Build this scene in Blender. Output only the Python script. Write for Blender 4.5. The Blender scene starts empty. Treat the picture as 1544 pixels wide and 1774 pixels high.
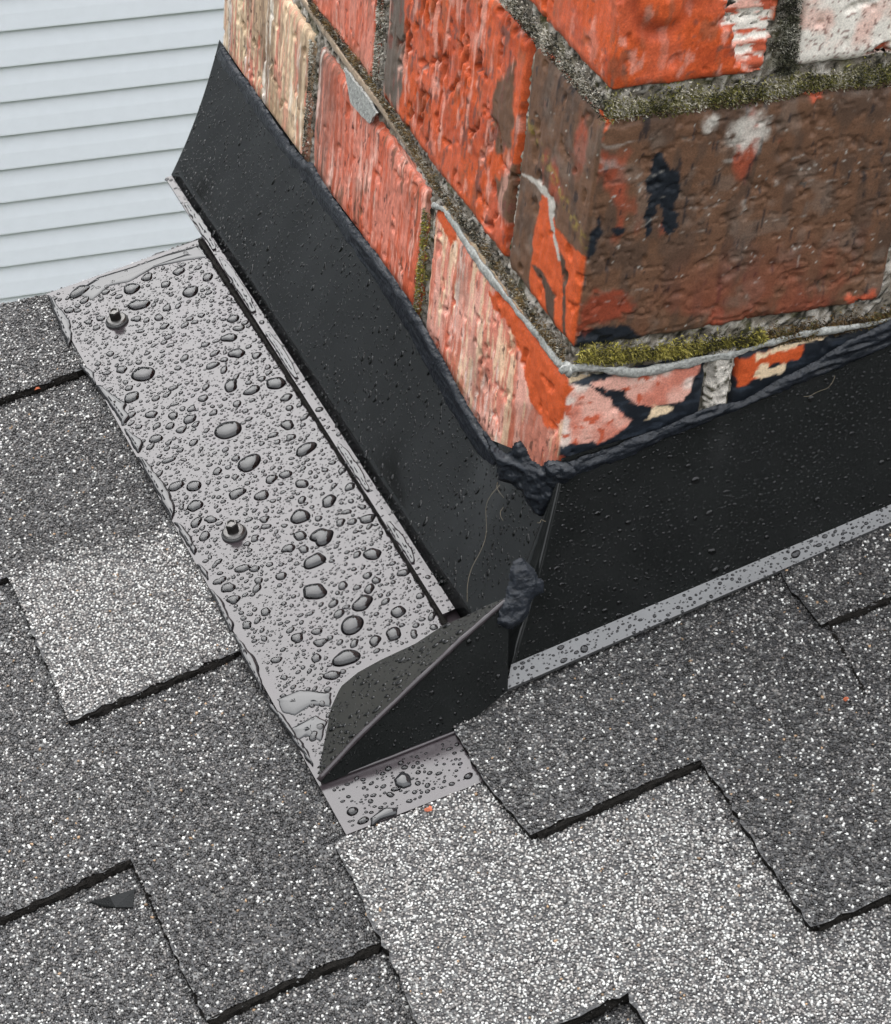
import bpy, math, random
import numpy as np
from mathutils import Matrix, Vector
rng = np.random.default_rng(7)
random.seed(7)
S = bpy.context.scene
COL = S.collection
# ------------------------------------------------------------------ camera
RC = np.array([[0.92299107, -0.37521395, 0.08545156],      # camera right in world
               [-0.1678718, -0.59239967, -0.78796046],     # camera down
               [0.34627523, 0.71293557, -0.60976745]])     # camera forward
O = np.array([-0.32205883, -0.58531174, 0.44474242])
FPX, CX, CY = 4400.0, 772.0, 887.0
cam = bpy.data.cameras.new('camera')
cam.sensor_fit = 'HORIZONTAL'; cam.sensor_width = 36.0; cam.lens = FPX / 1544 * 36.0
cam.clip_start = 0.02; cam.clip_end = 500
camo = bpy.data.objects.new('camera', cam); COL.objects.link(camo)
m = Matrix.Identity(4)
for i in range(3):
    m[i][0] = RC[0][i]; m[i][1] = -RC[1][i]; m[i][2] = -RC[2][i]; m[i][3] = O[i]
camo.matrix_world = m
S.camera = camo
# ------------------------------------------------------------------ overcast light
SUN_EL, SUN_AZ = math.radians(43), math.radians(-4)        # azimuth from +Y towards +X
w = bpy.data.worlds.new('World'); S.world = w; w.use_nodes = True
nt = w.node_tree; nt.nodes.clear()
sky = nt.nodes.new('ShaderNodeTexSky'); sky.sky_type = 'NISHITA'; sky.sun_disc = False
sky.sun_elevation = SUN_EL; sky.sun_rotation = SUN_AZ; sky.dust_density = 2.0; sky.air_density = 1.0
hs = nt.nodes.new('ShaderNodeHueSaturation'); hs.inputs['Saturation'].default_value = 0.12
bg = nt.nodes.new('ShaderNodeBackground'); bg.inputs['Strength'].default_value = 0.15
wo = nt.nodes.new('ShaderNodeOutputWorld')
tc = nt.nodes.new('ShaderNodeTexCoord'); sp = nt.nodes.new('ShaderNodeSeparateXYZ'); nt.links.new(tc.outputs['Generated'], sp.inputs[0])
mr = nt.nodes.new('ShaderNodeMapRange'); mr.inputs[1].default_value = 0.0; mr.inputs[2].default_value = 1.0   # overcast sky: brightest overhead, dimmest at the horizon
mr.inputs[3].default_value = 0.55; mr.inputs[4].default_value = 2.6; nt.links.new(sp.outputs['Z'], mr.inputs[0])
cl = nt.nodes.new('ShaderNodeTexNoise'); cl.inputs['Scale'].default_value = 2.2; cl.inputs['Detail'].default_value = 4; nt.links.new(tc.outputs['Generated'], cl.inputs['Vector'])
cr = nt.nodes.new('ShaderNodeMapRange'); cr.inputs[1].default_value = 0.3; cr.inputs[2].default_value = 0.7; cr.inputs[3].default_value = 0.8; cr.inputs[4].default_value = 1.15; nt.links.new(cl.outputs['Fac'], cr.inputs[0])
mm = nt.nodes.new('ShaderNodeMath'); mm.operation = 'MULTIPLY'; nt.links.new(mr.outputs[0], mm.inputs[0]); nt.links.new(cr.outputs[0], mm.inputs[1])
mx = nt.nodes.new('ShaderNodeMix'); mx.data_type = 'RGBA'; mx.inputs[0].default_value = 0.90; mx.inputs[7].default_value = (2.65, 2.72, 2.82, 1)   # cloud cover in front of the clear sky
nt.links.new(hs.outputs[0], mx.inputs[6])
vm = nt.nodes.new('ShaderNodeVectorMath'); vm.operation = 'SCALE'; nt.links.new(mx.outputs[2], vm.inputs[0]); nt.links.new(mm.outputs[0], vm.inputs['Scale'])
nt.links.new(sky.outputs[0], hs.inputs['Color']); nt.links.new(vm.outputs[0], bg.inputs['Color'])
nt.links.new(bg.outputs[0], wo.inputs['Surface'])
sl = bpy.data.lights.new('sun', 'SUN'); sl.energy = 0.5; sl.angle = math.radians(56); sl.color = (1, 0.98, 0.96)
so = bpy.data.objects.new('sun', sl); COL.objects.link(so)
sd = Vector((math.sin(SUN_AZ) * math.cos(SUN_EL), math.cos(SUN_AZ) * math.cos(SUN_EL), math.sin(SUN_EL)))
so.rotation_euler = sd.to_track_quat('Z', 'Y').to_euler()
vs = S.view_settings; vs.view_transform = 'Standard'; vs.look = 'None'; vs.gamma = 1.0; vs.use_curve_mapping = False
vs.exposure = 2.12
S.cycles.max_bounces = 8; S.cycles.transmission_bounces = 6; S.cycles.glossy_bounces = 4; S.cycles.diffuse_bounces = 3
# ------------------------------------------------------------------ geometry helpers
RA, RB, RCC = 0.2762237, -0.0099334, -0.11                  # roof plane z = RA x + RB y + RCC
NR = np.array([-RA, -RB, 1.0]); NRL = np.linalg.norm(NR); NRU = NR / NRL
PF = (np.array([0, 1.0, 0]), 0.0)                           # chimney front face
PL = (np.array([1.0, 0, 0]), 0.0)                           # chimney side face
def roofplane(h): return (NR, RCC + h * NRL)
def ray(u, v): return RC.T @ np.array([(u - CX) / FPX, (v - CY) / FPX, 1.0])
def on(u, v, pl):
    r = ray(u, v); t = (pl[1] - pl[0] @ O) / (pl[0] @ r); return O + t * r
def roof(u, v, h=0.0): return on(u, v, roofplane(h))
def rz(x, y, h=0.0): return np.array([x, y, RA * x + RB * y + RCC]) + NRU * h
def sheet_h(y): return 0.0060 + 0.0040 * np.clip((y + 0.056) / 0.335, -.3, 1.2)
k_ = 0.0040 / 0.335 * NRL
NS = np.array([-RA, -RB - k_, 1.0]); PS = (NS, RCC + NRL * (0.0060 + 0.0040 * 0.056 / 0.335))   # plane of the flat metal sheet
NSU = NS / np.linalg.norm(NS)
def sheet(u, v, h=0.0): return on(u, v, (NS, PS[1] + h * np.linalg.norm(NS)))
E1 = np.array([1, 0, RA]) / math.hypot(1, RA); E2 = np.cross(NRU, E1)

def _hash(i, j, k, seed):
    n = (i * 374761393 + j * 668265263 + k * 2147483647 + seed * 974634777) & 0xFFFFFFFF
    n = ((n ^ (n >> 13)) * 1274126177) & 0xFFFFFFFF
    n = ((n ^ (n >> 16)) * 2246822519) & 0xFFFFFFFF
    return ((n ^ (n >> 15)) & 0xFFFFFF) / float(0xFFFFFF)
def vnoise(P, seed=0):
    P = np.asarray(P, float); I = np.floor(P).astype(np.int64); f = P - I; f = f * f * f * (f * (f * 6 - 15) + 10)
    r = 0
    for a in (0, 1):
        for b in (0, 1):
            for c in (0, 1):
                wgt = (f[:, 0] if a else 1 - f[:, 0]) * (f[:, 1] if b else 1 - f[:, 1]) * (f[:, 2] if c else 1 - f[:, 2])
                r = r + wgt * _hash(I[:, 0] + a, I[:, 1] + b, I[:, 2] + c, seed)
    return r
def fbm(P, scale, octv=4, seed=0, gain=0.5):
    P = np.asarray(P, float) * np.asarray(scale, float); s = 0; a = 1; t = 0
    for o in range(octv):
        s = s + a * vnoise(P, seed + o * 17); t += a; a *= gain; P = P * 2.03 + 11.7
    return s / t                                           # 0..1 about .5
def ss(a, b, x):
    t = np.clip((x - a) / (b - a), 0, 1); return t * t * (3 - 2 * t)
def poly_sd(Q, poly):
    """signed distance, positive inside; Q (n,2)"""
    poly = np.asarray(poly, float); d = np.full(len(Q), 1e9); ins = np.zeros(len(Q), bool); n = len(poly)
    for i in range(n):
        a = poly[i]; b = poly[(i + 1) % n]; e = b - a; w_ = Q - a
        t = np.clip((w_ @ e) / max(e @ e, 1e-18), 0, 1); dd = w_ - t[:, None] * e
        d = np.minimum(d, np.hypot(dd[:, 0], dd[:, 1]))
        c = (a[1] <= Q[:, 1]) != (b[1] <= Q[:, 1])
        with np.errstate(divide='ignore', invalid='ignore'):
            xi = a[0] + (Q[:, 1] - a[1]) / (b[1] - a[1]) * (b[0] - a[0])
        ins ^= c & (Q[:, 0] < xi)
    return np.where(ins, d, -d)

def mesh(name, V, F, mat, parent=None, col=None, smooth=False, uv=None):
    """V (n,3); F: (m,k) array or list of lists"""
    me = bpy.data.meshes.new(name); V = np.ascontiguousarray(V, np.float32)
    if isinstance(F, np.ndarray):
        mcount, k = F.shape
        me.vertices.add(len(V)); me.vertices.foreach_set('co', V.ravel())
        me.loops.add(mcount * k); me.loops.foreach_set('vertex_index', F.astype(np.int32).ravel())
        me.polygons.add(mcount); me.polygons.foreach_set('loop_start', np.arange(0, mcount * k, k, dtype=np.int32))
        me.update(calc_edges=True)
    else:
        me.from_pydata([tuple(map(float, v)) for v in V], [], [list(map(int, f)) for f in F]); me.update()
    me.polygons.foreach_set('use_smooth', np.full(len(me.polygons), bool(smooth or name in ('granules', 'mortar', 'brick'))))
    if col is not None:
        c = np.ones((len(V), 4), np.float32); c[:, :col.shape[1]] = col
        at = me.color_attributes.new('Col', 'FLOAT_COLOR', 'POINT'); at.data.foreach_set('color', c.ravel())
    me.materials.append(mat)
    o = bpy.data.objects.new(name, me); COL.objects.link(o)
    if parent is not None:
        o.parent = parent; o.matrix_parent_inverse = Matrix.Translation(-Vector(parent.location))
    return o
def empty(name, loc=(0, 0, 0)):
    o = bpy.data.objects.new(name, None); o.empty_display_size = 0.02; COL.objects.link(o); o.location = loc
    return o
def tag(o, label=None, cat=None, group=None, kind=None):
    if label: o['label'] = label
    if cat: o['category'] = cat
    if group: o['group'] = group
    if kind: o['kind'] = kind
    return o
class MB:
    def __init__(s): s.V = []; s.F = []; s.C = []; s.n = 0
    def add(s, V, F, C=None):
        s.V.append(np.asarray(V, float)); s.F += [[int(i) + s.n for i in f] for f in F]; s.n += len(V)
        if C is not None: s.C.append(np.asarray(C, float))
    def build(s, name, mat, parent=None, smooth=False):
        return mesh(name, np.concatenate(s.V), s.F, mat, parent, np.concatenate(s.C) if s.C else None, smooth)
def prism(poly, nrm, thick, jitter=0.0, step=None):
    """poly: list of 3D top points; extruded down along nrm by thick; returns V,F"""
    P = [np.asarray(p, float) for p in poly]
    if step:
        Q = []
        for i in range(len(P)):
            a, b = P[i], P[(i + 1) % len(P)]; n = max(1, int(np.linalg.norm(b - a) / step))
            for j in range(n):
                q = a + (b - a) * j / n
                if j and jitter:
                    side = np.cross(nrm, (b - a) / np.linalg.norm(b - a)); q = q + side * jitter * random.gauss(0, 1)
                Q.append(q)
        P = Q
    n = len(P); V = np.array(P + [p - nrm * thick for p in P])
    F = [list(range(n)), list(range(2 * n - 1, n - 1, -1))] + [[i, n + i, n + (i + 1) % n, (i + 1) % n] for i in range(n)]
    # counter-clockwise check
    nn = np.zeros(3)
    for i in range(n): nn += np.cross(P[i], P[(i + 1) % n])
    if nn @ nrm < 0: F = [f[::-1] for f in F]
    return V, F
def gridfaces(nu, nv, wrapu=False):
    i = np.arange(nu if wrapu else nu - 1)[:, None]; j = np.arange(nv - 1)[None, :]
    a = i * nv + j; b = ((i + 1) % nu) * nv + j
    return np.stack([a, b, b + 1, a + 1], -1).reshape(-1, 4)
def tube(pts, rad, seg=8, noise=0.0, flat=1.0, nrm=None, seed=1, nscale=400):
    """bead along pts (n,3) with radius rad (n) ; flat squashes along nrm"""
    P = np.asarray(pts, float); n = len(P); R = np.broadcast_to(np.asarray(rad, float), (n,))
    T = np.gradient(P, axis=0); T /= np.linalg.norm(T, axis=1)[:, None] + 1e-12
    nr = np.array([0.13, 0.21, 1.0]) if nrm is None else np.asarray(nrm, float)
    A = np.cross(T, nr); A /= np.linalg.norm(A, axis=1)[:, None]; B = np.cross(A, T)
    th = np.arange(seg) / seg * 2 * np.pi
    V = P[:, None] + R[:, None, None] * (np.cos(th)[None, :, None] * A[:, None] + flat * np.sin(th)[None, :, None] * B[:, None])
    V = V.reshape(-1, 3)
    if noise:
        d = fbm(V, nscale, 3, seed) - 0.5; D = V - np.repeat(P, seg, 0); D /= np.linalg.norm(D, axis=1)[:, None] + 1e-9
        V = V + D * (d * noise)[:, None]
    F = []
    for i in range(n - 1):
        for j in range(seg):
            F.append([i * seg + j, i * seg + (j + 1) % seg, (i + 1) * seg + (j + 1) % seg, (i + 1) * seg + j])
    F.append(list(range(seg))[::-1]); F.append([(n - 1) * seg + j for j in range(seg)])
    return V, F
def resample(P, step):
    P = np.asarray(P, float); d = np.r_[0, np.cumsum(np.linalg.norm(np.diff(P, axis=0), axis=1))]
    n = max(2, int(d[-1] / step) + 1); t = np.linspace(0, d[-1], n)
    return np.stack([np.interp(t, d, P[:, i]) for i in range(3)], 1)
# ------------------------------------------------------------------ materials
def newmat(name):
    mt = bpy.data.materials.new(name); mt.use_nodes = True; nt = mt.node_tree
    return mt, nt, nt.nodes['Principled BSDF']
def N(nt, typ, **kw):
    n = nt.nodes.new(typ)
    for k, v in kw.items():
        if k.startswith('_'): n.inputs[k[1:]].default_value = v
        else: setattr(n, k, v)
    return n
def bump(nt, bs, src, strength, dist):
    b = nt.nodes.new('ShaderNodeBump'); b.inputs['Strength'].default_value = strength; b.inputs['Distance'].default_value = dist
    nt.links.new(src, b.inputs['Height']); nt.links.new(b.outputs[0], bs.inputs['Normal']); return b
def noise_node(nt, scale, detail=4, rough=0.6, vec=None, dist=0.0):
    n = nt.nodes.new('ShaderNodeTexNoise'); n.inputs['Scale'].default_value = scale; n.inputs['Detail'].default_value = detail
    n.inputs['Roughness'].default_value = rough; n.inputs['Distortion'].default_value = dist
    if vec is not None: nt.links.new(vec, n.inputs['Vector'])
    return n
def ramp(nt, src, stops):
    r = nt.nodes.new('ShaderNodeValToRGB'); el = r.color_ramp.elements
    el[0].position, el[0].color = stops[0][0], (*stops[0][1], 1); el[1].position, el[1].color = stops[-1][0], (*stops[-1][1], 1)
    for p, c in stops[1:-1]:
        e = el.new(p); e.color = (*c, 1)
    nt.links.new(src, r.inputs[0]); return r
def coords(nt, scale=(1, 1, 1)):
    tc = nt.nodes.new('ShaderNodeTexCoord'); mp = nt.nodes.new('ShaderNodeMapping'); mp.inputs['Scale'].default_value = scale
    nt.links.new(tc.outputs['Object'], mp.inputs['Vector']); return mp.outputs[0]
def mat_painted(name, rough=0.5, spec=0.5, bscale=900, bstr=0.5, bdist=0.0006, vary=0.35, stretch=(1, 1, 1), coat=0.0):
    mt, nt, bs = newmat(name)
    at = N(nt, 'ShaderNodeAttribute', attribute_name='Col')
    v = coords(nt, stretch); n = noise_node(nt, bscale, 5, 0.65, v)
    r = ramp(nt, n.outputs['Fac'], [(0.3, (1 - vary,) * 3), (0.7, (1 + vary * 0.6,) * 3)])
    mx = N(nt, 'ShaderNodeMix', data_type='RGBA', blend_type='MULTIPLY'); mx.inputs[0].default_value = 1
    nt.links.new(at.outputs['Color'], mx.inputs[6]); nt.links.new(r.outputs[0], mx.inputs[7])
    nt.links.new(mx.outputs[2], bs.inputs['Base Color'])
    rr = nt.nodes.new('ShaderNodeMapRange'); rr.inputs[3].default_value = rough - 0.15; rr.inputs[4].default_value = rough + 0.15
    nt.links.new(n.outputs['Fac'], rr.inputs[0]); nt.links.new(rr.outputs[0], bs.inputs['Roughness'])
    bs.inputs['Specular IOR Level'].default_value = spec; bs.inputs['Coat Weight'].default_value = coat; bs.inputs['Coat Roughness'].default_value = 0.15
    bump(nt, bs, n.outputs['Fac'], bstr, bdist); return mt
def mat_plain(name, c, rough=0.5, spec=0.5, metal=0.0, nscale=None, bstr=0.3, bdist=0.0005, vary=0.2, ior=1.5, coat=0.0):
    mt, nt, bs = newmat(name)
    bs.inputs['Base Color'].default_value = (*c, 1); bs.inputs['Roughness'].default_value = rough; bs.inputs['IOR'].default_value = ior
    bs.inputs['Specular IOR Level'].default_value = spec; bs.inputs['Metallic'].default_value = metal
    bs.inputs['Coat Weight'].default_value = coat; bs.inputs['Coat Roughness'].default_value = 0.08
    if nscale:
        n = noise_node(nt, nscale, 4, 0.6, coords(nt))
        r = ramp(nt, n.outputs['Fac'], [(0.3, tuple(x * (1 - vary) for x in c)), (0.7, tuple(x * (1 + vary) for x in c))])
        nt.links.new(r.outputs[0], bs.inputs['Base Color']); bump(nt, bs, n.outputs['Fac'], bstr, bdist)
    return mt
M = {}
M['brick'] = mat_painted('weathered_brick', 0.5, 0.22, 1500, 0.4, 0.0004, 0.32)
M['brick_side'] = mat_painted('streaked_brick', 0.5, 0.22, 1500, 0.4, 0.0004, 0.35, (1, 1, 0.28))
M['mortar'] = mat_painted('mortar', 0.8, 0.2, 2200, 0.9, 0.0012, 0.5)
M['granule'] = mat_painted('mineral_granule', 0.35, 0.5, 1200, 0.2, 0.0002, 0.15)
M['leafy'] = mat_painted('moss_blades', 0.7, 0.2, 1200, 0.1, 0.0001, 0.25)
M['sealant'] = mat_plain('tar_sealant', (0.010, 0.012, 0.016), 0.30, 0.25, 0, 700, 0.6, 0.0008, 0.4)
M['sealant_grey'] = mat_plain('grey_sealant', (0.30, 0.30, 0.28), 0.35, 0.5, 0, 900, 0.7, 0.0008, 0.45)
M['old_metal'] = mat_plain('old_tan_metal_strip', (0.30, 0.22, 0.15), 0.4, 0.5, 0.3, 500, 0.4, 0.0005, 0.4)
M['steel'] = mat_plain('wet_screw_steel', (0.09, 0.087, 0.084), 0.4, 0.5, 1.0, 900, 0.15, 0.0002, 0.2)
M['rubber'] = mat_plain('rubber_washer', (0.03, 0.03, 0.03), 0.6)
M['fibre'] = mat_plain('dry_fibre', (0.22, 0.18, 0.12), 0.6)
M['leaf_red'] = mat_plain('dead_leaf', (0.30, 0.07, 0.025), 0.6, 0.5, 0, 900, 0.4, 0.0004, 0.5)
# dark painted metal
def mat_metal(name, c, rough, ior, coat, dent=0.0):
    mt, nt, bs = newmat(name); v = coords(nt)
    n = noise_node(nt, 55, 3, 0.6, v); n2 = noise_node(nt, 1600, 2, 0.5, v)
    r = ramp(nt, n.outputs['Fac'], [(0.35, tuple(x * 0.85 for x in c)), (0.65, tuple(x * 1.15 for x in c))])
    nt.links.new(r.outputs[0], bs.inputs['Base Color'])
    mr = nt.nodes.new('ShaderNodeMapRange'); mr.inputs[3].default_value = rough * 0.85; mr.inputs[4].default_value = rough * 1.2
    nt.links.new(n.outputs['Fac'], mr.inputs[0]); nt.links.new(mr.outputs[0], bs.inputs['Roughness'])
    bs.inputs['IOR'].default_value = ior; bs.inputs['Coat Weight'].default_value = coat; bs.inputs['Coat Roughness'].default_value = rough * 0.7
    b2 = bump(nt, bs, n2.outputs['Fac'], 0.05, 0.0002)
    n3 = noise_node(nt, 14, 2, 0.5, v); b3 = nt.nodes.new('ShaderNodeBump'); b3.inputs['Strength'].default_value = dent; b3.inputs['Distance'].default_value = 0.004
    nt.links.new(n3.outputs['Fac'], b3.inputs['Height']); nt.links.new(b3.outputs[0], b2.inputs['Normal']); return mt
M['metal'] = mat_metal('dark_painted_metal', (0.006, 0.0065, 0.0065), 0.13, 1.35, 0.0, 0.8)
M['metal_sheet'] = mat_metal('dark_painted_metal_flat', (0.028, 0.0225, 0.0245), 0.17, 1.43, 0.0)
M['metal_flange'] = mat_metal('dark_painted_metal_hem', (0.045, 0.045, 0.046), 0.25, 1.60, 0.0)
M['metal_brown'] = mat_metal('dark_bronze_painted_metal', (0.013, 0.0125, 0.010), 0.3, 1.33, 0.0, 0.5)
# water
mt, nt, bs = newmat('rain_water'); M['water'] = mt
bs.inputs['Base Color'].default_value = (0.10, 0.10, 0.105, 1); bs.inputs['Roughness'].default_value = 0.0; bs.inputs['IOR'].default_value = 1.36; bs.inputs['Transmission Weight'].default_value = 1.0
M['water_film'] = mat_plain('thin_water_film', (0.012, 0.012, 0.013), 0.03, 0.5, ior=1.42)
# shingle top / side
mt, nt, bs = newmat('shingle_mat'); M['shingle'] = mt; v = coords(nt)
vo = N(nt, 'ShaderNodeTexVoronoi', _Scale=900.0); nt.links.new(v, vo.inputs['Vector'])
sep = nt.nodes.new('ShaderNodeSeparateColor'); nt.links.new(vo.outputs['Color'], sep.inputs[0])
r = ramp(nt, sep.outputs[0], [(0.0, (0.012, 0.012, 0.013)), (0.6, (0.025, 0.025, 0.026)), (0.85, (0.06, 0.058, 0.056)), (1.0, (0.15, 0.15, 0.145))])
nt.links.new(r.outputs[0], bs.inputs['Base Color']); bs.inputs['Roughness'].default_value = 0.55
bump(nt, bs, vo.outputs['Distance'], 0.8, 0.0006)
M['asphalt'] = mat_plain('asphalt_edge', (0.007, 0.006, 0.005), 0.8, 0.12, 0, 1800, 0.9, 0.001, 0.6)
M['siding'] = mat_plain('vinyl_siding', (0.655, 0.672, 0.715), 0.5, 0.4, 0, 30, 0.05, 0.001, 0.02)
M['deck'] = mat_plain('roof_deck', (0.16, 0.12, 0.08), 0.8, 0.3, 0, 40)
M['grass'] = mat_plain('lawn', (0.035, 0.055, 0.02), 0.9, 0.2, 0, 3, 0.5, 0.05, 0.4)

# ================================================================== SETTING
# ground far below the roof
V = np.array([[-200, -200, -6], [200, -200, -6], [200, 200, -6], [-200, 200, -6.0]])
tag(mesh('ground', V, [[0, 1, 2, 3]], M['grass']), kind='structure')

# neighbouring house wall with lapped siding
wall = tag(empty('house_wall', (1.0, 5.0, -6.0)), 'pale grey house wall clad in lapped horizontal siding beyond the roof edge', 'wall')
YW = 5.0; EXP = 0.0975
rows = range(-38, 14)
for kk in rows:
    zb = -2.532 - kk * EXP                                  # butt (lower) edge of this board
    x0, x1 = -8.0, 3.6
    prof = [(0.0, zb + EXP + 0.012), (-0.0015, zb + EXP), (-0.009, zb + EXP * 0.45), (-0.0125, zb + 0.004), (-0.0125, zb), (-0.003, zb - 0.001), (0.0, zb + 0.004)]
    xs = np.linspace(x0, x1, 9); n = len(prof)
    V = np.array([[x, YW + p[0] + 0.0006 * math.sin(x * 3 + kk), p[1] + 0.0012 * math.sin(x * 1.3 + kk * 2.1)] for x in xs for p in prof])
    F = gridfaces(len(xs), n).tolist() + [list(range(n)), [(len(xs) - 1) * n + j for j in range(n)][::-1]]
    mesh('siding_board', V, F, M['siding'], wall)
V, F = prism([(-8.0, YW + 0.012, 1.2), (3.6, YW + 0.012, 1.2), (3.6, YW + 0.012, -6), (-8.0, YW + 0.012, -6)], np.array([0, -1.0, 0]), 0.15)
mesh('wall_sheathing', V, F, M['deck'], wall)

# ------------------------------------------------------------------ chimney
chim = tag(empty('brick_chimney', (0.2, 0.17, -0.6)), 'weathered red brick chimney with tar smears rising through the shingle roof', 'chimney')
LX, LY, ZT = 0.46, 0.347, 0.42
def F_(u, v): p = on(u, v, PF); return (p[0], p[2])          # pixel of the photo to face coordinates
def L_(u, v): p = on(u, v, PL); return (p[1], p[2])
C = dict(orange=(0.54, 0.092, 0.026), deep=(0.36, 0.055, 0.020), brown=(0.135, 0.070, 0.041), dkbrown=(0.085, 0.052, 0.036), grey=(0.13, 0.10, 0.08),
         pink=(0.62, 0.22, 0.155), palepink=(0.74, 0.40, 0.32), cream=(0.78, 0.60, 0.40), white=(0.80, 0.74, 0.66), tar=(0.012, 0.015, 0.020),
         red=(0.52, 0.11, 0.055), maroon=(0.16, 0.06, 0.045), tan=(0.40, 0.30, 0.19))
C = {k: np.array(v) for k, v in C.items()}
def mixc(c, col, mk): return c * (1 - mk[:, None]) + col * mk[:, None]
def stain(c, Q, P, poly, col, soft=0.0008, rag=0.0026, freq=350, seed=3, stretch=(1, 1, 1)):
    sd_ = poly_sd(Q, poly) + (fbm(P, np.array(stretch) * freq, 4, seed) - 0.5) * 2 * rag
    return mixc(c, C[col] if isinstance(col, str) else col, ss(-soft, soft, sd_))

def brick_mesh(path, z0, z1, depth_r=0.0022, ds=0.00068, seed=1, rough=0.0009, shape=None):
    """path: list of xy corner points of the visible faces, the box lies to the left of travel. returns P, N, faces"""
    pts = []
    for i in range(len(path) - 1):
        a = np.array(path[i]); b = np.array(path[i + 1]); d = np.linalg.norm(b - a)
        n = max(2, int(d / (ds if d > 0.02 else 0.004)))
        for j in range(n): pts.append(a + (b - a) * j / n)
    pts.append(np.array(path[-1])); pts = np.array(pts)
    nz = max(3, int((z1 - z0) / ds)); zs = np.linspace(z0, z1, nz)
    prof = [(0.010, z0), (0.005, z0), (0.002, z0)] + [(0, z) for z in zs] + [(0.002, z1), (0.005, z1), (0.010, z1)]
    lo = np.min(pts, 0); hi = np.max(pts, 0)
    c = (lo + hi) / 2
    V = []
    for (ins, z) in prof:
        q = pts.copy()
        if ins:
            q = np.clip(q, lo + ins, hi - ins) if (hi - lo).min() > 0.02 else q + (c - q) * min(1, ins / 0.03)
        V.append(np.c_[q, np.full(len(q), z)])
    V = np.array(V).transpose(1, 0, 2).reshape(-1, 3)
    lo3 = np.array([*lo, z0]); hi3 = np.array([*hi, z1])
    r = depth_r
    inner = np.clip(V, lo3 + r, hi3 - r); D = V - inner; L = np.linalg.norm(D, axis=1); Nn = D / (L[:, None] + 1e-9)
    V = inner + Nn * np.minimum(L, r)[:, None]
    F = gridfaces(len(pts), len(prof))
    return V, Nn, F
def add_brick(path, z0, z1, paint, seed, mat='brick', rough=0.0012, pits=0.5, label=None):
    V, Nn, F = brick_mesh(path, z0, z1, 0.0026, seed=seed)
    a = fbm(V, 60, 3, seed) - 0.5; b = fbm(V, 350, 4, seed + 50) - 0.5; pt = fbm(V, 190, 3, seed + 90)
    st = fbm(V, (500, 500, 90), 3, seed + 30) - 0.5
    d = a * 0.0011 + b * rough * 0.42 + st * rough * 0.35 - ss(0.68, 0.80, pt) * 0.0022 * pits
    # ragged arrises
    ed = np.minimum(V[:, 2] - z0, z1 - V[:, 2]); d -= (1 - ss(0, 0.005, ed)) * (0.0004 + 0.0014 * fbm(V, 170, 3, seed + 7))
    col, dd = paint(V, Nn); V2 = V + Nn * (d + dd)[:, None]
    o = mesh('brick', V2, F, M[mat], chim, np.clip(col, 0.003, 0.9), True)
    if label: o['label'] = label
    return o
def facemask(Nn): return ss(0.5, 0.8, -Nn[:, 0])              # 1 on the left (side) face
def base_orange(V, seed, tint='orange'):
    c = np.repeat(C[tint][None], len(V), 0)
    c = mixc(c, C['deep'], ss(0.45, 0.7, fbm(V, 90, 4, seed)) * 0.7)
    c = mixc(c, C['maroon'], ss(0.68, 0.76, fbm(V, 420, 4, seed + 5)) * 0.7)
    c = mixc(c, C['palepink'], ss(0.62, 0.72, fbm(V, (300, 300, 120), 5, seed + 6)) * 0.45)
    c = mixc(c, C['brown'] * 1.3, ss(0.60, 0.68, fbm(V, (420, 420, 110), 5, seed + 9)) * 0.45)
    c = mixc(c, C['red'] * 1.1, ss(0.50, 0.66, fbm(V, 60, 4, seed + 8)) * 0.5)
    return c * (0.78 + 0.44 * fbm(V, (900, 900, 260), 4, seed + 12))[:, None]
def base_brown(V, seed, og=0.68):
    c = np.repeat(C['brown'][None], len(V), 0)
    c = mixc(c, C['dkbrown'], ss(0.45, 0.62, fbm(V, (260, 260, 90), 5, seed + 1)) * 0.8)
    c = mixc(c, C['red'] * 0.62, ss(og, og + 0.12, fbm(V, (80, 80, 45), 5, seed + 2)) * 0.8)
    c = mixc(c, C['grey'] * 1.5, ss(0.60, 0.72, fbm(V, 110, 5, seed + 3)) * 0.35)
    c = mixc(c, C['white'] * 0.45, ss(0.79, 0.82, fbm(V, 700, 4, seed + 4)))
    c = mixc(c, C['tar'], ss(0.70, 0.78, fbm(V, (700, 700, 160), 4, seed + 8)) * 0.7)
    return c
def streaks(V, cols, seed, f=(520, 520, 38)):
    c = np.repeat(C[cols[0]][None], len(V), 0)
    for i, (cn, th, amt) in enumerate(cols[1:]):
        n = fbm(V, f, 5, seed + 11 * i, 0.6) * 0.6 + fbm(V, (70, 70, 30), 3, seed + 11 * i + 5) * 0.4
        c = mixc(c, C[cn], ss(th - 0.02, th + 0.045, n) * amt)
    c = mixc(c, C['maroon'] * 0.6, ss(0.72, 0.76, fbm(V, (600, 600, 200), 4, seed + 77)) * 0.8)
    c = mixc(c, C['brown'], ss(0.56, 0.68, fbm(V, (60, 60, 40), 4, seed + 70)) * 0.35)
    return c * (0.72 + 0.56 * fbm(V, (900, 900, 160), 4, seed + 71))[:, None]
ZA1, ZA0 = 0.0905, 0.0832       # joint between first and second visible courses
ZB1, ZB0 = -0.0012, -0.0105     # joint below
ZC = -0.135
back = 0.016
def side_path(ya, yb): return [(back, ya), (0, ya), (0, yb), (back, yb)]      # ya<yb
def side_path_r(ya, yb): return [(back, yb), (0, yb), (0, ya), (back, ya)]
def corner_path(x1, yb): return [(back, yb), (0, yb), (0, 0), (x1, 0), (x1, back)]
def front_path(xa, xb): return [(xa, back), (xa, 0), (xb, 0), (xb, back)]
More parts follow.
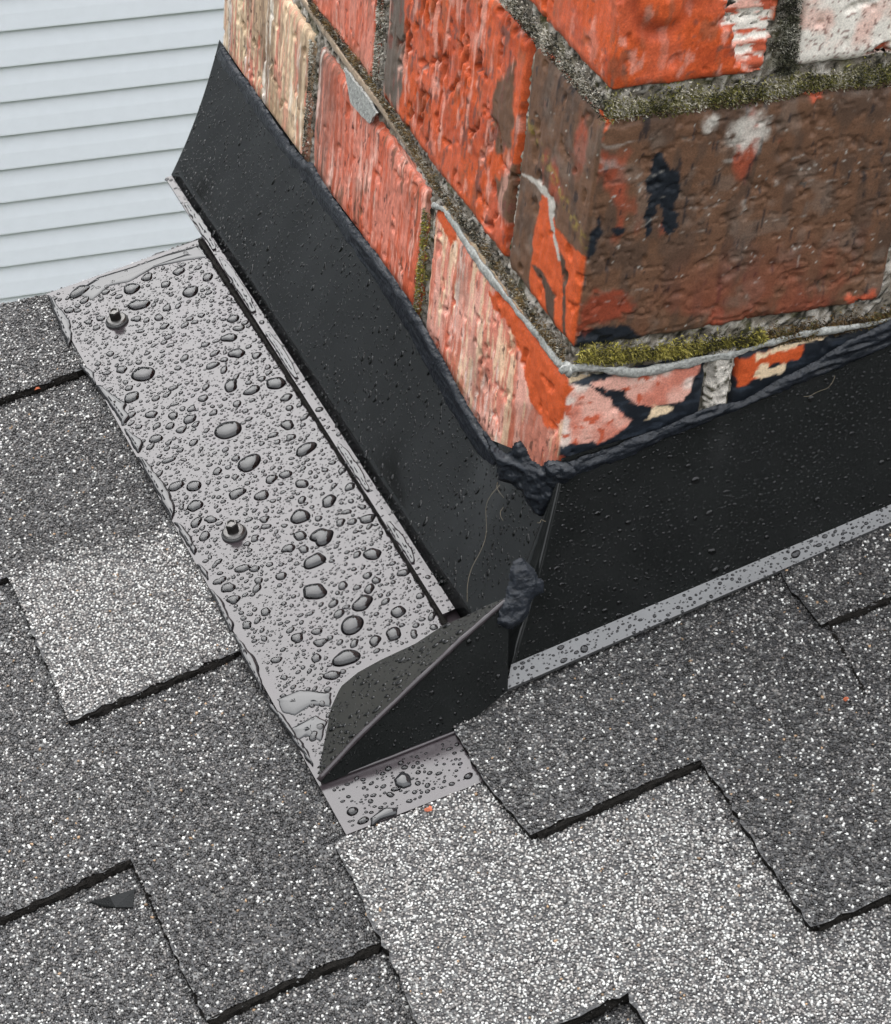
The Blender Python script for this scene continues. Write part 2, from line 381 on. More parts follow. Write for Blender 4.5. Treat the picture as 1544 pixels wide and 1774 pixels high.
# --- top course (above joint A)
def p_f1(V, Nn):
    Q = V[:, [0, 2]]; lf = facemask(Nn); c = base_orange(V, 21); dd = np.zeros(len(V))
    fr = 1 - lf
    chip = [F_(1258, -20), F_(1350, -20), F_(1347, 70), F_(1332, 125), F_(1275, 115), F_(1268, 65), F_(1250, 35)]
    s = poly_sd(Q, chip) + (fbm(V, 300, 4, 5) - 0.5) * 0.008
    mk = ss(-0.0004, 0.0006, s) * fr; n = fbm(V, (120, 120, 420), 4, 9)
    cc = mixc(np.repeat(C['palepink'][None], len(V), 0), C['white'], ss(0.45, 0.55, n)); cc = mixc(cc, C['red'], ss(0.55, 0.62, fbm(V, (160, 160, 520), 4, 19)))
    c = c * (1 - mk[:, None]) + cc * mk[:, None]; dd -= mk * (0.0012 + 0.003 * (n - 0.3))
    c = stain(c, Q, V, [F_(1040, -20), F_(1078, -20), F_(1060, 160), F_(1046, 166)], 'grey', 0.0005, 0.001) * fr[:, None] + c * lf[:, None]
    bl = np.hypot(Q[:, 0] - F_(1150, 15)[0], Q[:, 1] - F_(1150, 15)[1])
    dd += (np.exp(-(bl / 0.006) ** 2) * 0.5 - np.exp(-((bl - 0.008) / 0.0022) ** 2) * 0.7) * 0.0020 * fr
    c = mixc(c, C['deep'] * 0.7, np.exp(-((bl - 0.009) / 0.0015) ** 2) * 0.5 * fr)
    return c, dd
xj1 = F_(1345, 60)[0]; xj2 = F_(1385, 60)[0]
add_brick(corner_path(xj1, 0.113), ZA1, 0.182, p_f1, 31, label='bright orange corner brick with a flaked white patch')
def p_f2(V, Nn):
    Q = V[:, [0, 2]]; c = np.repeat((C['white'] * 0.95)[None], len(V), 0)
    c = mixc(c, C['palepink'], ss(0.5, 0.7, fbm(V, 130, 4, 3)) * 0.6); c = mixc(c, C['maroon'], ss(0.67, 0.72, fbm(V, 900, 3, 4)) * 0.8)
    s = poly_sd(Q, [F_(1475, 98), F_(1500, 92), F_(1545, 68), F_(1545, 95), F_(1510, 108)]) + (fbm(V, 300, 4, 5) - 0.5) * 0.006
    mk = ss(-0.0004, 0.0006, s); c = mixc(c, C['red'], mk); return c, -mk * 0.002
add_brick(front_path(xj2, 0.168), ZA1 + 0.001, 0.182, p_f2, 41, label='pale white-coated brick with a red chip')
def p_l2(V, Nn): return base_orange(V, 47), np.zeros(len(V))
add_brick(side_path_r(0.118, 0.226), ZA1, 0.182, p_l2, 43)
add_brick(side_path_r(0.232, 0.347), ZA1, 0.182, lambda V, Nn: (streaks(V, ['pink', ('cream', .52, .7), ('brown', .56, .8)], 12), np.zeros(len(V))), 44, 'brick_side')
# --- middle course
yA, yB = L_(910, 100)[0], L_(880, 440)[0]
yj = (L_(884, 440)[0] + L_(912, 100)[0]) / 2 - 0.0004
ym0, ym1 = L_(668, 60)[0], L_(650, 60)[0]
def p_corner2(V, Nn):
    lf = facemask(Nn); QF = V[:, [0, 2]]; QL = V[:, [1, 2]]; dd = np.zeros(len(V))
    c = base_brown(V, 61)
    # front face
    lowf = ss(0.040, 0.0, V[:, 2]) * ss(0.015, 0.05, V[:, 0])
    cf = mixc(c, C['red'] * 0.55, lowf * ss(0.42, 0.62, fbm(V, (90, 90, 60), 5, 66)) * 0.5)
    cf = stain(cf, QF, V, [F_(1010, 195), F_(1065, 200), F_(1050, 235), F_(1035, 290), F_(1012, 250)], 'orange', 0.0005, 0.003)
    cf = stain(cf, QF, V, [F_(1462, 515), F_(1515, 505), F_(1520, 528), F_(1475, 537)], 'red', 0.001, 0.004)
    cf = stain(cf, QF, V, [F_(1400, 155), F_(1430, 150), F_(1425, 175), F_(1410, 180)], 'red', 0.0006, 0.002)
    for q, rr in ((F_(1298, 230), 0.0085), (F_(1230, 215), 0.004)):
        dq = np.hypot(QF[:, 0] - q[0], QF[:, 1] - q[1])
        cf = mixc(cf, C['white'] * 0.75, ss(0.35, 0.75, fbm(V, 420, 4, 8) + 0.45 * (1 - dq / rr)) * ss(rr * 1.25, rr * 0.4, dq) * 0.9)
    fig = [(735, 520), (765, 562), (772, 588), (816, 598), (812, 650), (800, 705), (803, 800), (790, 812), (762, 808), (752, 735), (738, 712), (722, 760), (714, 812), (690, 830), (692, 740), (703, 680), (690, 622), (712, 600), (722, 560)]
    cf = stain(cf, QF, V, [F_(772 + a / 2, b / 2) for a, b in fig], 'tar', 0.0003, 0.0016, 500, 12)
    cf = stain(cf, QF, V, [F_(772 + a / 2, b / 2) for a, b in ((575, 790), (625, 790), (618, 815), (590, 822))], 'tar', 0.0004, 0.001)
    cf = stain(cf, QF, V, [F_(772 + a / 2, b / 2) for a, b in ((440, 1215), (480, 1150), (540, 1130), (640, 1128), (655, 1150), (700, 1180), (690, 1230))], 'tar', 0.0004, 0.002)
    cf = stain(cf, QF, V, [F_(772 + a / 2, b / 2) for a, b in ((486, 905), (500, 830), (540, 740), (545, 790), (500, 905))], 'tar', 0.0006, 0.002)
    og = stain(cf, QF, V, [F_(772 + a / 2, b / 2) for a, b in ((440, 1170), (490, 1020), (620, 1020), (640, 1080), (520, 1130))], C['red'] * 0.45, 0.002, 0.004); cf = og
    cr = fbm(V, (90, 90, 160), 4, 99); dd += -(ss(0.035, 0.0, np.abs(cr - 0.5)) * 0.0008) * (1 - lf)
    lines = ss(0.012, 0.0, np.abs(fbm(V, (30, 30, 90), 3, 44) - 0.52)) * ss(0.5, 0.6, fbm(V, 200, 3, 45))
    cf = mixc(cf, C['white'] * 0.5, lines * 0.4)
    # side face
    cl = base_brown(V, 71, 0.68)
    cl = stain(cl, QL, V, [L_(772 + a / 2, b / 2) for a, b in ((330, 672), (350, 680), (385, 790), (480, 895), (492, 960), (450, 1195), (400, 1180), (355, 1150), (285, 1040), (300, 905), (308, 800))], 'orange', 0.0004, 0.0014, 300, 15)
    for g in (((300, 915), (330, 930), (375, 1020), (380, 1150), (350, 1110), (345, 1010)), ((395, 860), (415, 905), (415, 1190), (404, 1180), (403, 960))):
        cl = stain(cl, QL, V, [L_(772 + a / 2, b / 2) for a, b in g], 'dkbrown', 0.0004, 0.0006)
    pl = [L_(772 + a / 2, b / 2) for a, b in ((262, 598), (300, 612), (350, 655), (378, 700), (372, 760), (400, 900), (392, 905), (360, 770), (352, 690), (330, 665), (290, 622), (262, 610))]
    cl = stain(cl, QL, V, pl, C['white'] * 0.55, 0.0003, 0.0006)
    gm = ss(0.0035, 0.0, np.abs(QL[:, 1] - (0.056 - (0.052 - QL[:, 0]) * 0.32) )) * ss(0.45, 0.6, fbm(V, 500, 3, 46))
    cl = mixc(cl, np.array([0.30, 0.22, 0.05]), gm * 0.7)
    return cf * (1 - lf[:, None]) + cl * lf[:, None], dd
xf3 = F_(1528, 520)[0]
add_brick(corner_path(xf3, yj - 0.0008), ZB1, ZA0, p_corner2, 33, rough=0.0012, label='large dark brown corner brick with a black tar blotch')
add_brick(front_path(xf3 + 0.008, 0.25), ZB1, ZA0, lambda V, Nn: (base_brown(V, 81, 0.5), np.zeros(len(V))), 35)
def p_l2b(V, Nn):
    Q = V[:, [1, 2]]; c = base_orange(V, 51)
    c = stain(c, Q, V, [L_(659, -60), L_(702, -60), L_(699, 155), L_(684, 190), L_(661, 160)], 'grey', 0.001, 0.002, 200)
    c = stain(c, Q, V, [L_(860, 140), L_(892, 110), L_(885, 250), L_(862, 262), L_(852, 200)], 'brown', 0.001, 0.003, 200)
    c = stain(c, Q, V, [L_(858, 310), L_(889, 290), L_(884, 400), L_(862, 350)], 'brown', 0.001, 0.003, 200)
    c = mixc(c, C['maroon'], ss(0.66, 0.72, fbm(V, (420, 420, 160), 4, 3)) * 0.8)
    c = mixc(c, C['palepink'], ss(0.62, 0.70, fbm(V, (300, 300, 60), 4, 33)) * 0.5)
    g = ss(0.05, 0.0, np.abs(fbm(V, (200, 200, 45), 3, 71) - 0.5)) * ss(0.5, 0.62, fbm(V, 60, 2, 72))
    return mixc(c, C['deep'] * 0.6, g * 0.7), -g * 0.0018
add_brick(side_path_r(yj + 0.0022, ym0), ZB1, ZA0 - 0.001, p_l2b, 36, rough=0.0014, pits=1.2, label='orange brick with grooves and a grey-brown strip at its far edge')
def p_l2a(V, Nn):
    c = streaks(V, ['pink', ('red', .50, .8), ('palepink', .60, .8), ('brown', .62, .5)], 13, (520, 520, 60)); return c, np.zeros(len(V))
add_brick(side_path_r(ym1, 0.285), ZB1, ZA0, p_l2a, 37, 'brick_side')
add_brick(side_path_r(0.291, 0.347), ZB1, ZA0, p_l2a, 38, 'brick_side')
# --- lower course
y1a, y1b = L_(745, 450)[0], L_(728, 450)[0]
y2a, y2b = L_(548, 150)[0], L_(534, 150)[0]
x4a, x4b = F_(1225, 655)[0], F_(1275, 650)[0]
TARLINE = [F_(938, 805), F_(958, 812), F_(1090, 738), F_(1225, 700), F_(1536, 560)]
Z4 = lambda X, Y: (850 + X / 2.225, 500 + Y / 2.225)
def p_corner3(V, Nn):
    lf = facemask(Nn); QF = V[:, [0, 2]]; QL = V[:, [1, 2]]
    c = np.repeat(C['tar'][None], len(V), 0)
    cf = mixc(c, C['tar'] * 2.2, ss(0.5, 0.7, fbm(V, (200, 200, 500), 3, 4)))
    pk = np.repeat(C['palepink'][None], len(V), 0); pk = mixc(pk, C['pink'], ss(0.4, 0.65, fbm(V, 120, 4, 5))); pk = mixc(pk, C['white'], ss(0.58, 0.72, fbm(V, 90, 4, 6)) * 0.7); pk = mixc(pk, C['red'], ss(0.66, 0.74, fbm(V, 330, 4, 7)))
    def st2(cc, pts, col, soft=0.0004, rag=0.0016, seed=3):
        s = poly_sd(QF, [F_(*Z4(a, b)) for a, b in pts]) + (fbm(V, 420, 5, seed) - 0.5) * 2 * rag; mk = ss(-soft, soft, s)
        return cc * (1 - mk[:, None]) + col * mk[:, None]
    cf = st2(cf, ((150, 300), (272, 375), (380, 370), (450, 425), (545, 515), (440, 585), (235, 612), (210, 700), (120, 560)), pk)
    cf = st2(cf, ((210, 620), (285, 650), (270, 690), (220, 705)), np.repeat((C['red'] * 0.6)[None], len(V), 0), rag=0.002)
    cf = st2(cf, ((255, 300), (345, 300), (400, 335), (360, 350), (280, 378), (262, 370)), np.repeat((C['cream'] * 0.75)[None], len(V), 0), rag=0.0006)
    cf = st2(cf, ((385, 372), (520, 325), (800, 300), (780, 360), (745, 430), (620, 458), (560, 452), (500, 400)), pk, rag=0.0022, seed=9)
    cf = st2(cf, ((600, 500), (625, 450), (705, 450), (715, 465), (680, 480), (650, 478), (618, 512)), np.repeat(C['cream'][None], len(V), 0), rag=0.0022, seed=10)
    og = ((40, 40), (170, 150), (262, 290), (275, 375), (330, 385), (290, 430), (240, 520), (180, 420), (100, 220))
    s = poly_sd(QF, [F_(*Z4(a, b)) for a, b in ((200, 290), (262, 290), (275, 375), (325, 385), (285, 430), (245, 520), (180, 420))]) + (fbm(V, 300, 4, 9) - 0.5) * 0.003
    cf = mixc(cf, C['orange'], ss(-0.0004, 0.0004, s))
    cl = streaks(V, ['pink', ('palepink', .50, .8), ('cream', .56, .7), ('red', .60, .7), ('white', .64, .6)], 14, (520, 520, 55))
    wy = ss(0.075, 0.03, V[:, 2] + 0.075 + 0 * V[:, 1]) * 0
    cl = stain(cl, QL, V, [L_(300 + a / 2, 300 + b / 2) for a, b in ((1090, 410), (1140, 420), (1230, 500), (1345, 690), (1420, 780), (1300, 900), (1235, 780), (1205, 640), (1170, 530), (1110, 470))], 'orange', 0.0004, 0.0022)
    cl = stain(cl, QL, V, [L_(300 + a / 2, 300 + b / 2) for a, b in ((905, 110), (935, 110), (990, 240), (960, 245), (915, 150))], 'orange', 0.0004, 0.002)
    return cf * (1 - lf[:, None]) + cl * lf[:, None], np.zeros(len(V))
add_brick(corner_path(x4a, y1a), ZC, ZB0, p_corner3, 51, rough=0.0012, label='pale pink corner brick half smeared with black tar')
def p_f5(V, Nn):
    QF = V[:, [0, 2]]; c = np.repeat(C['tar'][None], len(V), 0); c = mixc(c, C['tar'] * 2.4, ss(0.5, 0.7, fbm(V, (120, 120, 500), 3, 4)))
    c = stain(c, QF, V, [F_(*Z4(a, b)) for a, b in ((940, 290), (1070, 240), (1220, 215), (1190, 278), (1090, 290), (1050, 340), (955, 378))], 'orange', 0.0004, 0.0016)
    c = stain(c, QF, V, [F_(*Z4(a, b)) for a, b in ((1050, 290), (1080, 300), (1135, 300), (1130, 320), (1060, 345), (1000, 350))], 'cream', 0.0004, 0.0022)
    c = stain(c, QF, V, [F_(*Z4(a, b)) for a, b in ((1030, 255), (1290, 175), (1290, 200), (1180, 225), (1030, 275))], 'cream', 0.0004, 0.0016)
    return c, np.zeros(len(V))
add_brick(front_path(x4b, 0.175), ZC, ZB0, p_f5, 52, label='orange brick end almost covered by black tar')
def p_l3b(V, Nn):
    c = streaks(V, ['red', ('pink', .47, .85), ('brown', .58, .8), ('palepink', .60, .8)], 15, (520, 520, 55))
    far = ss(0.19, 0.235, V[:, 1]); c2 = streaks(V, ['grey', ('pink', .5, .8), ('white', .60, .7)], 16)
    return c * (1 - far[:, None] * .7) + c2 * far[:, None] * .7, np.zeros(len(V))
add_brick(side_path_r(y1b, y2a), ZC, ZB0, p_l3b, 53, 'brick_side', label='pink and red streaked brick on the side face')
def p_l3a(V, Nn):
    c = streaks(V, ['pink', ('tan', .46, .9), ('cream', .53, .85), ('white', .60, .8), ('brown', .63, .6)], 17)
    gd = fbm(V, (300, 300, 25), 3, 5)
    return mixc(c, C['cream'], ss(0.285, 0.25, V[:, 1]) * 0.5 * ss(.35, .6, gd)), np.zeros(len(V))
add_brick(side_path_r(y2b, 0.347), ZC, ZB0, p_l3a, 54, 'brick_side', label='cream and tan weathered brick at the far end of the side face')
# courses out of the photograph above
for i, zc in enumerate((0.192, 0.284)):
    off = 0.03 if i else 0.0
    add_brick(corner_path(0.20 - off, 0.10 + off), zc, zc + 0.083, lambda V, Nn: (base_orange(V, 5 + 1), np.zeros(len(V))), 61 + i)
    add_brick(front_path(0.21 - off, 0.45), zc, zc + 0.083, lambda V, Nn: (base_brown(V, 9), np.zeros(len(V))), 64 + i)
    add_brick(side_path_r(0.108 + off, 0.225 + off), zc, zc + 0.083, lambda V, Nn: (base_brown(V, 19), np.zeros(len(V))), 66 + i)
    add_brick(side_path_r(0.233 + off, 0.347), zc, zc + 0.083, lambda V, Nn: (base_orange(V, 29), np.zeros(len(V))), 68 + i)
# mortar body, recessed
def mortar_grid(path, z0, z1, ds):
    pts = []
    for i in range(len(path) - 1):
        a = np.array(path[i]); b = np.array(path[i + 1]); n = max(1, int(np.linalg.norm(b - a) / ds)); pts += [a + (b - a) * j / n for j in range(n)]
    pts.append(np.array(path[-1])); pts = np.array(pts); zs = np.linspace(z0, z1, int((z1 - z0) / ds))
    V = np.array([[p[0], p[1], z] for p in pts for z in zs]); return V, gridfaces(len(pts), len(zs))
V, F = mortar_grid([(0.0026, LY), (0.0026, 0.0026), (LX, 0.0026)], -0.15, 0.375, 0.0011)
n1 = fbm(V, 500, 4, 3); n2 = fbm(V, 160, 4, 8)
Nm = np.where(V[:, :1] < 0.0030, np.array([[-1.0, 0, 0]]), np.array([[0, -1.0, 0]]))
c = np.repeat(np.array([[0.30, 0.26, 0.21]]), len(V), 0)
c = mixc(c, C['white'] * 0.95, ss(0.48, 0.6, n1) * 0.9); c = mixc(c, np.array([0.03, 0.028, 0.02]), ss(0.54, 0.64, fbm(V, 620, 4, 5)))
c = mixc(c, np.array([0.16, 0.15, 0.05]), ss(0.55, 0.7, n2) * 0.5)
V = V + Nm * ((n1 - 0.5) * 0.0028 + (n2 - 0.5) * 0.002)[:, None]
mesh('mortar', V, F, M['mortar'], chim, c, False)
V, F = prism([(0.006, 0.006, 0.37), (LX, 0.006, 0.37), (LX, LY, 0.37), (0.006, LY, 0.37)], np.array([0, 0, 1.0]), 1.0)
mesh('chimney_core', V, F, M['deck'], chim)
# white mortar block between the two smeared bricks
V, F = mortar_grid([(x4a + 0.0006, -0.0012), (x4b - 0.0012, -0.0012)], F_(1235, 712)[1], ZB0 + 0.003, 0.0006)
Q = V[:, [0, 2]]; n = fbm(V, 600, 4, 6)
c = mixc(np.repeat((C['white'] * 1.0)[None], len(V), 0), np.array([0.10, 0.09, 0.06]), ss(0.56, 0.66, n)); V[:, 1] -= (n - 0.5) * 0.003
edge = np.minimum(Q[:, 0] - Q[:, 0].min(), Q[:, 0].max() - Q[:, 0]); V[:, 1] += (1 - ss(0, 0.0016, edge)) * 0.003
V[:, 2] += (fbm(V, 300, 3, 2) - .5) * 0.002
mesh('mortar_joint', V, F, M['mortar'], chim, c, True)

# ================================================================== SHINGLE ROOF
roofobj = tag(empty('shingle_roof', (0.0, 0.0, RCC - 0.02)), 'grey asphalt shingle roof slope with mineral granules around the chimney', 'roof')
def topix(P):
    q = (P - O) @ RC.T; return np.c_[CX + FPX * q[:, 0] / q[:, 2], CY + FPX * q[:, 1] / q[:, 2]]
def xy(u, v, h): p = roof(u, v, h); return (p[0], p[1])
SH = []   # (name label, px polygon, height m, brightness function)
def wob(P, s): return fbm(P, (140, 140, 140), 4, s) - 0.5
def b_r1(P): return 0.42 + wob(P, 1) * 0.5
def b_r2(P):
    t = poly_sd(P[:, :2], [xy(*q, .0054) for q in ((-60, 1010), (20, 985), (325, 900), (470, 880), (600, 1100), (405, 1140), (100, 1300))]) + wob(P, 2) * 0.02
    lo = 0.22 + 0.25 * ss(0.16, 0.20, P[:, 1]); return lo + (1.15 - lo) * ss(-0.006, 0.010, t)
def b_r3(P): return 0.36 + wob(P, 3) * 0.5 - 0.20 * ss(0.02, -0.05, P[:, 1]) * ss(-0.20, -0.12, P[:, 0]) 
def b_l5(P):
    t = P[:, 0] + 0.35 * P[:, 1]; return 1.15 - 0.80 * ss(-0.06, 0.020, t + wob(P, 4) * 0.06)
def b_t8(P): return 0.22 + wob(P, 5) * 0.5 + 0.12 * ss(0.02, 0.09, P[:, 0])
def b_t9(P): return 0.24 + wob(P, 6) * 0.5
def b_l0(P):
    return 0.42 + wob(P, 7) * 0.6
SH.append(('lowest course of shingle below the butt edges', None, 0.0, b_l0))
SH.append(('mid grey shingle with a long tab left of the flashing', [(-250, 1000), (20, 900), (300, 800), (500, 1000), (690, 1330), (760, 1600), (665, 1631), (510, 1694), (362, 1766), (330, 1700), (278, 1588), (240, 1510), (230, 1487), (118, 1536), (0, 1590), (-250, 1702)], 0.0028, b_r3))
SH.append(('palest grey shingle, covering the end of the flat metal sheet', [(600, 1447), (720, 1402), (840, 1351), (1000, 1240), (1700, 950), (1700, 1900), (1230, 1990), (1130, 1776), (1097, 1716), (960, 1776), (775, 1850), (735, 1776), (704, 1700), (668, 1620), (630, 1545), (604, 1494), (588, 1463)], 0.0054, b_l5))
SH.append(('grey shingle fading to a pale lower tab left of the flashing', [(-250, 700), (0, 600), (300, 500), (520, 1080), (405, 1131), (262, 1190), (125, 1246), (92, 1160), (60, 1085), (36, 1030), (19, 997), (0, 1004), (-250, 1108)], 0.0054, b_r2))
SH.append(('uppermost grey shingle at the roof edge', [(-260, 593), (0, 526), (80, 508), (220, 462), (270, 600), (135, 642), (60, 670), (0, 691), (-250, 790)], 0.0086, b_r1))
SH.append(('dark grey shingle with a stepped tab below the front flashing', [(800, 1266), (788, 1238), (878, 1120), (1000, 1060), (1700, 780), (1700, 1490), (1541, 1550), (1417, 1601), (1370, 1530), (1320, 1455), (1262, 1362), (1225, 1312), (1080, 1374), (931, 1442), (880, 1382), (848, 1345)], 0.0082, b_t8))
SH.append(('small dark shingle at the right under the front flange', [(1378, 1008), (1405, 1040), (1436, 1078), (1541, 1036), (1700, 972), (1700, 820), (1340, 940)], 0.0100, b_t9))
XYP = []
for lab, px, h, bf in SH:
    XYP.append(np.array([xy(u, v, h) for u, v in px]) if px else np.array([(-0.35, -0.45), (0.95, -0.45), (0.95, 0.278), (-0.35, 0.278)]))
# granule template
oct_v = np.array([[1, 0, 0], [-1, 0, 0], [0, 1, 0], [0, -1, 0], [0, 0, 1], [0, 0, -1.0]])
oct_f = np.array([[0, 2, 4], [2, 1, 4], [1, 3, 4], [3, 0, 4], [2, 0, 5], [1, 2, 5], [3, 1, 5], [0, 3, 5]])
def granules(poly, h, bf, idx, parent):
    sp = 0.00088
    lo = np.maximum(poly.min(0), (-0.27, -0.29)); hi = np.minimum(poly.max(0), (0.19, 0.30))
    gx, gy = np.meshgrid(np.arange(lo[0], hi[0], sp), np.arange(lo[1], hi[1], sp)); P2 = np.c_[gx.ravel(), gy.ravel()]
    P2 = P2 + rng.uniform(-0.5, 0.5, P2.shape) * sp
    P3 = np.c_[P2, RA * P2[:, 0] + RB * P2[:, 1] + RCC] + NRU * h
    px = topix(P3); keep = (px[:, 0] > -140) & (px[:, 0] < 1690) & (px[:, 1] > 300) & (px[:, 1] < 1930)
    P2, P3 = P2[keep], P3[keep]
    keep = poly_sd(P2, poly) > 0.0002
    for j in range(len(SH)):
        if SH[j][2] > h + 1e-5: keep &= poly_sd(P2, XYP[j]) < 0.0025
    keep &= ~((P2[:, 0] > -0.004) & (P2[:, 1] > -0.004))
    sheetxy = np.array([sheet(u, v)[:2] for u, v in ((90, 505), (360, 410), (900, 1100), (835, 1345), (605, 1437))])
    if h < 0.005 or h > 0.0084 or idx == 3: keep &= poly_sd(P2, sheetxy) < 0.002
    P2, P3 = P2[keep], P3[keep]
    # loose dark grit along the cut edges
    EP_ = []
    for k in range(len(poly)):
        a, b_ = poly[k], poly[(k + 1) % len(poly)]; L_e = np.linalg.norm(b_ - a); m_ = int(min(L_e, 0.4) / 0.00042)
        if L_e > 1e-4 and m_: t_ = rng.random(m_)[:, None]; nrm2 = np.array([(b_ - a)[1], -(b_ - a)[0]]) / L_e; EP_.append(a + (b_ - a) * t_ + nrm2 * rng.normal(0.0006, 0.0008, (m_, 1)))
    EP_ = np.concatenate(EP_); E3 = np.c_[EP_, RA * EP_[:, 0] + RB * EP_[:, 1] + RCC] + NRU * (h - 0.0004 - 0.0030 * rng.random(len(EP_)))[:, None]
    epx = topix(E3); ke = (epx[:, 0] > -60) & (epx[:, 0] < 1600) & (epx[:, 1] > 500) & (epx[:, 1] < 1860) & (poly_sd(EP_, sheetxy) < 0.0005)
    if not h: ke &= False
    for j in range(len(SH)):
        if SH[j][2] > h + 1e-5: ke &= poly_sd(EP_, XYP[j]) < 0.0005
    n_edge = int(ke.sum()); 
    keep = rng.random(len(P2)) < 0.93; P2, P3 = P2[keep], P3[keep]; P2 = np.r_[P2, EP_[ke]]; P3 = np.r_[P3, E3[ke]]; n = len(P2)
    b = np.clip(bf(P3), 0.03, 1.3)
    u = rng.random(n); g = rng.random(n)
    col = np.zeros((n, 3))
    pw = 0.02 + 0.29 * b; pl = pw + 0.09 + 0.22 * b; pm = pl + 0.30
    white = u < pw; light = (u >= pw) & (u < pl); mid = (u >= pl) & (u < pm); dark = u >= pm
    col[white] = (0.26 + 0.34 * g[white])[:, None] * np.array([1, 0.985, 0.94])
    col[light] = (0.10 + 0.10 * g[light])[:, None] * np.array([1.02, 0.95, 0.89])
    col[mid] = (0.040 + 0.055 * g[mid])[:, None] * np.array([1.03, 0.95, 0.91])
    col[dark] = (0.007 + 0.016 * g[dark])[:, None] * np.array([1.05, .97, .93])
    dk_ = mid | dark | light; col[dk_] *= (0.75 + 0.75 * b[dk_])[:, None]
    tan = rng.random(n) < 0.006; col[tan] = np.array([0.26, 0.17, 0.10]) * (0.5 + 0.8 * g[tan])[:, None]
    sz = np.where(white, 0.00056, 0.00055) * rng.uniform(0.6, 1.35, n)
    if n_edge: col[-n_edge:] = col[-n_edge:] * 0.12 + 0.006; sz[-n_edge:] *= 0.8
    S3 = np.stack([sz * rng.uniform(0.85, 1.35, n), sz * rng.uniform(0.75, 1.0, n), sz * rng.uniform(0.5, 0.8, n)], 1)
    base = oct_v[None] * rng.uniform(0.75, 1.2, (n, 6, 1)) * S3[:, None]
    a = rng.uniform(0, 2 * np.pi, n); tl = rng.normal(0, 0.35, n); tz = rng.normal(0, 0.35, n)
    ca, sa = np.cos(a)[:, None], np.sin(a)[:, None]
    x, y, z = base[..., 0], base[..., 1], base[..., 2]
    z, x = z + x * np.sin(tl)[:, None], x - z * np.sin(tl)[:, None]; z, y = z + y * np.sin(tz)[:, None], y - z * np.sin(tz)[:, None]
    x, y = x * ca - y * sa, x * sa + y * ca
    V = P3[:, None] + x[..., None] * E1 + y[..., None] * E2 + (z + sz[:, None] * rng.uniform(0.05, 0.45, n)[:, None])[..., None] * NRU
    F = (oct_f[None] + (np.arange(n) * 6)[:, None, None]).reshape(-1, 3)
    o = mesh('granules', V.reshape(-1, 3), F, M['granule'], parent, np.repeat(col, 6, 0)); tag(o, kind='stuff'); return n
ng = 0
for i, (lab, px, h, bf) in enumerate(SH):
    top = [rz(x, y, h) for x, y in XYP[i]]
    V, F = prism(top, NRU, 0.0034 if h else 0.006, 0.00050, 0.003)
    o = mesh('shingle', V, F, M['shingle'], roofobj); o['label'] = lab
    me = o.data; me.materials.append(M['asphalt'])
    mi = np.ones(len(me.polygons), np.int32); mi[0] = 0; me.polygons.foreach_set('material_index', mi)
    ng += granules(XYP[i], h, bf, i, o)
print('granules', ng)
# rough black ply-edge tubes; their dark bands also stand in for the shadow there
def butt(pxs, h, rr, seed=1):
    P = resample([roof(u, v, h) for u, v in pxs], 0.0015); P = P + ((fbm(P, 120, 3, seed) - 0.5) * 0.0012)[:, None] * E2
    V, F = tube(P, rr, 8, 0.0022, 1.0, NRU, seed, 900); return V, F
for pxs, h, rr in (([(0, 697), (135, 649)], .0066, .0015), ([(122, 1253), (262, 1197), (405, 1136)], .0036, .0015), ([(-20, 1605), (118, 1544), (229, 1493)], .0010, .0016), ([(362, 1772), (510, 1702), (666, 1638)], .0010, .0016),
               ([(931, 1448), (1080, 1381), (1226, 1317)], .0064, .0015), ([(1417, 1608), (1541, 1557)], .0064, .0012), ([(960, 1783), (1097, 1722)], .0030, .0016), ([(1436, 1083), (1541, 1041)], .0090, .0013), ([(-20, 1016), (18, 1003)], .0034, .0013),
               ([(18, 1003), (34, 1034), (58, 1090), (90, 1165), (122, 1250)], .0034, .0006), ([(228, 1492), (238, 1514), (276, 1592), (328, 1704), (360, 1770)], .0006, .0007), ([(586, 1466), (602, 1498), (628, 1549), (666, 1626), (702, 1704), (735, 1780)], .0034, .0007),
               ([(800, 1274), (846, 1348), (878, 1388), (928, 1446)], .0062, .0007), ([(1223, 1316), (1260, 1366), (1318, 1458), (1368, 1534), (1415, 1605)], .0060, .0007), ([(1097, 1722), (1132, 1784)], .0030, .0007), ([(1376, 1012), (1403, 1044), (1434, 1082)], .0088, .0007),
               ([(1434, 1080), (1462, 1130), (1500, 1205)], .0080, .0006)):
    V, F = butt(pxs, h, rr, int(pxs[0][0]) + 40); mesh('ply_edge_shadow', V, F, M['asphalt'], roofobj)
V, F = prism([rz(-0.35, -0.45, -0.006), rz(0.95, -0.45, -0.006), rz(0.95, 0.275, -0.006), rz(-0.35, 0.275, -0.006)], NRU, 0.018)
mesh('roof_deck', V, F, M['deck'], roofobj)
V, F = prism([(-0.35, 0.262, RA * -0.35 + RCC - 0.026), (0.95, 0.262, RA * 0.95 + RCC - 0.026), (0.95, 0.278, RA * 0.95 + RCC - 0.026), (-0.35, 0.278, RA * -0.35 + RCC - 0.026)], np.array([0, 0, 1.0]), 0.12)
mesh('fascia_board', V, F, M['siding'], roofobj)

# ================================================================== METAL FLASHING
fl = tag(empty('chimney_flashing', (-0.04, 0.0, RCC)), 'dark painted metal flashing wrapping the base of the brick chimney', 'flashing')
SHP = [(80, 509), (350, 413), (420, 388), (905, 1100), (850, 1352), (845, 1351), (600, 1446)]
V, F = prism([sheet(u, v) for u, v in SHP], NSU, 0.0009)
base_sheet = mesh('base_sheet', V, F, M['metal_sheet'], fl)
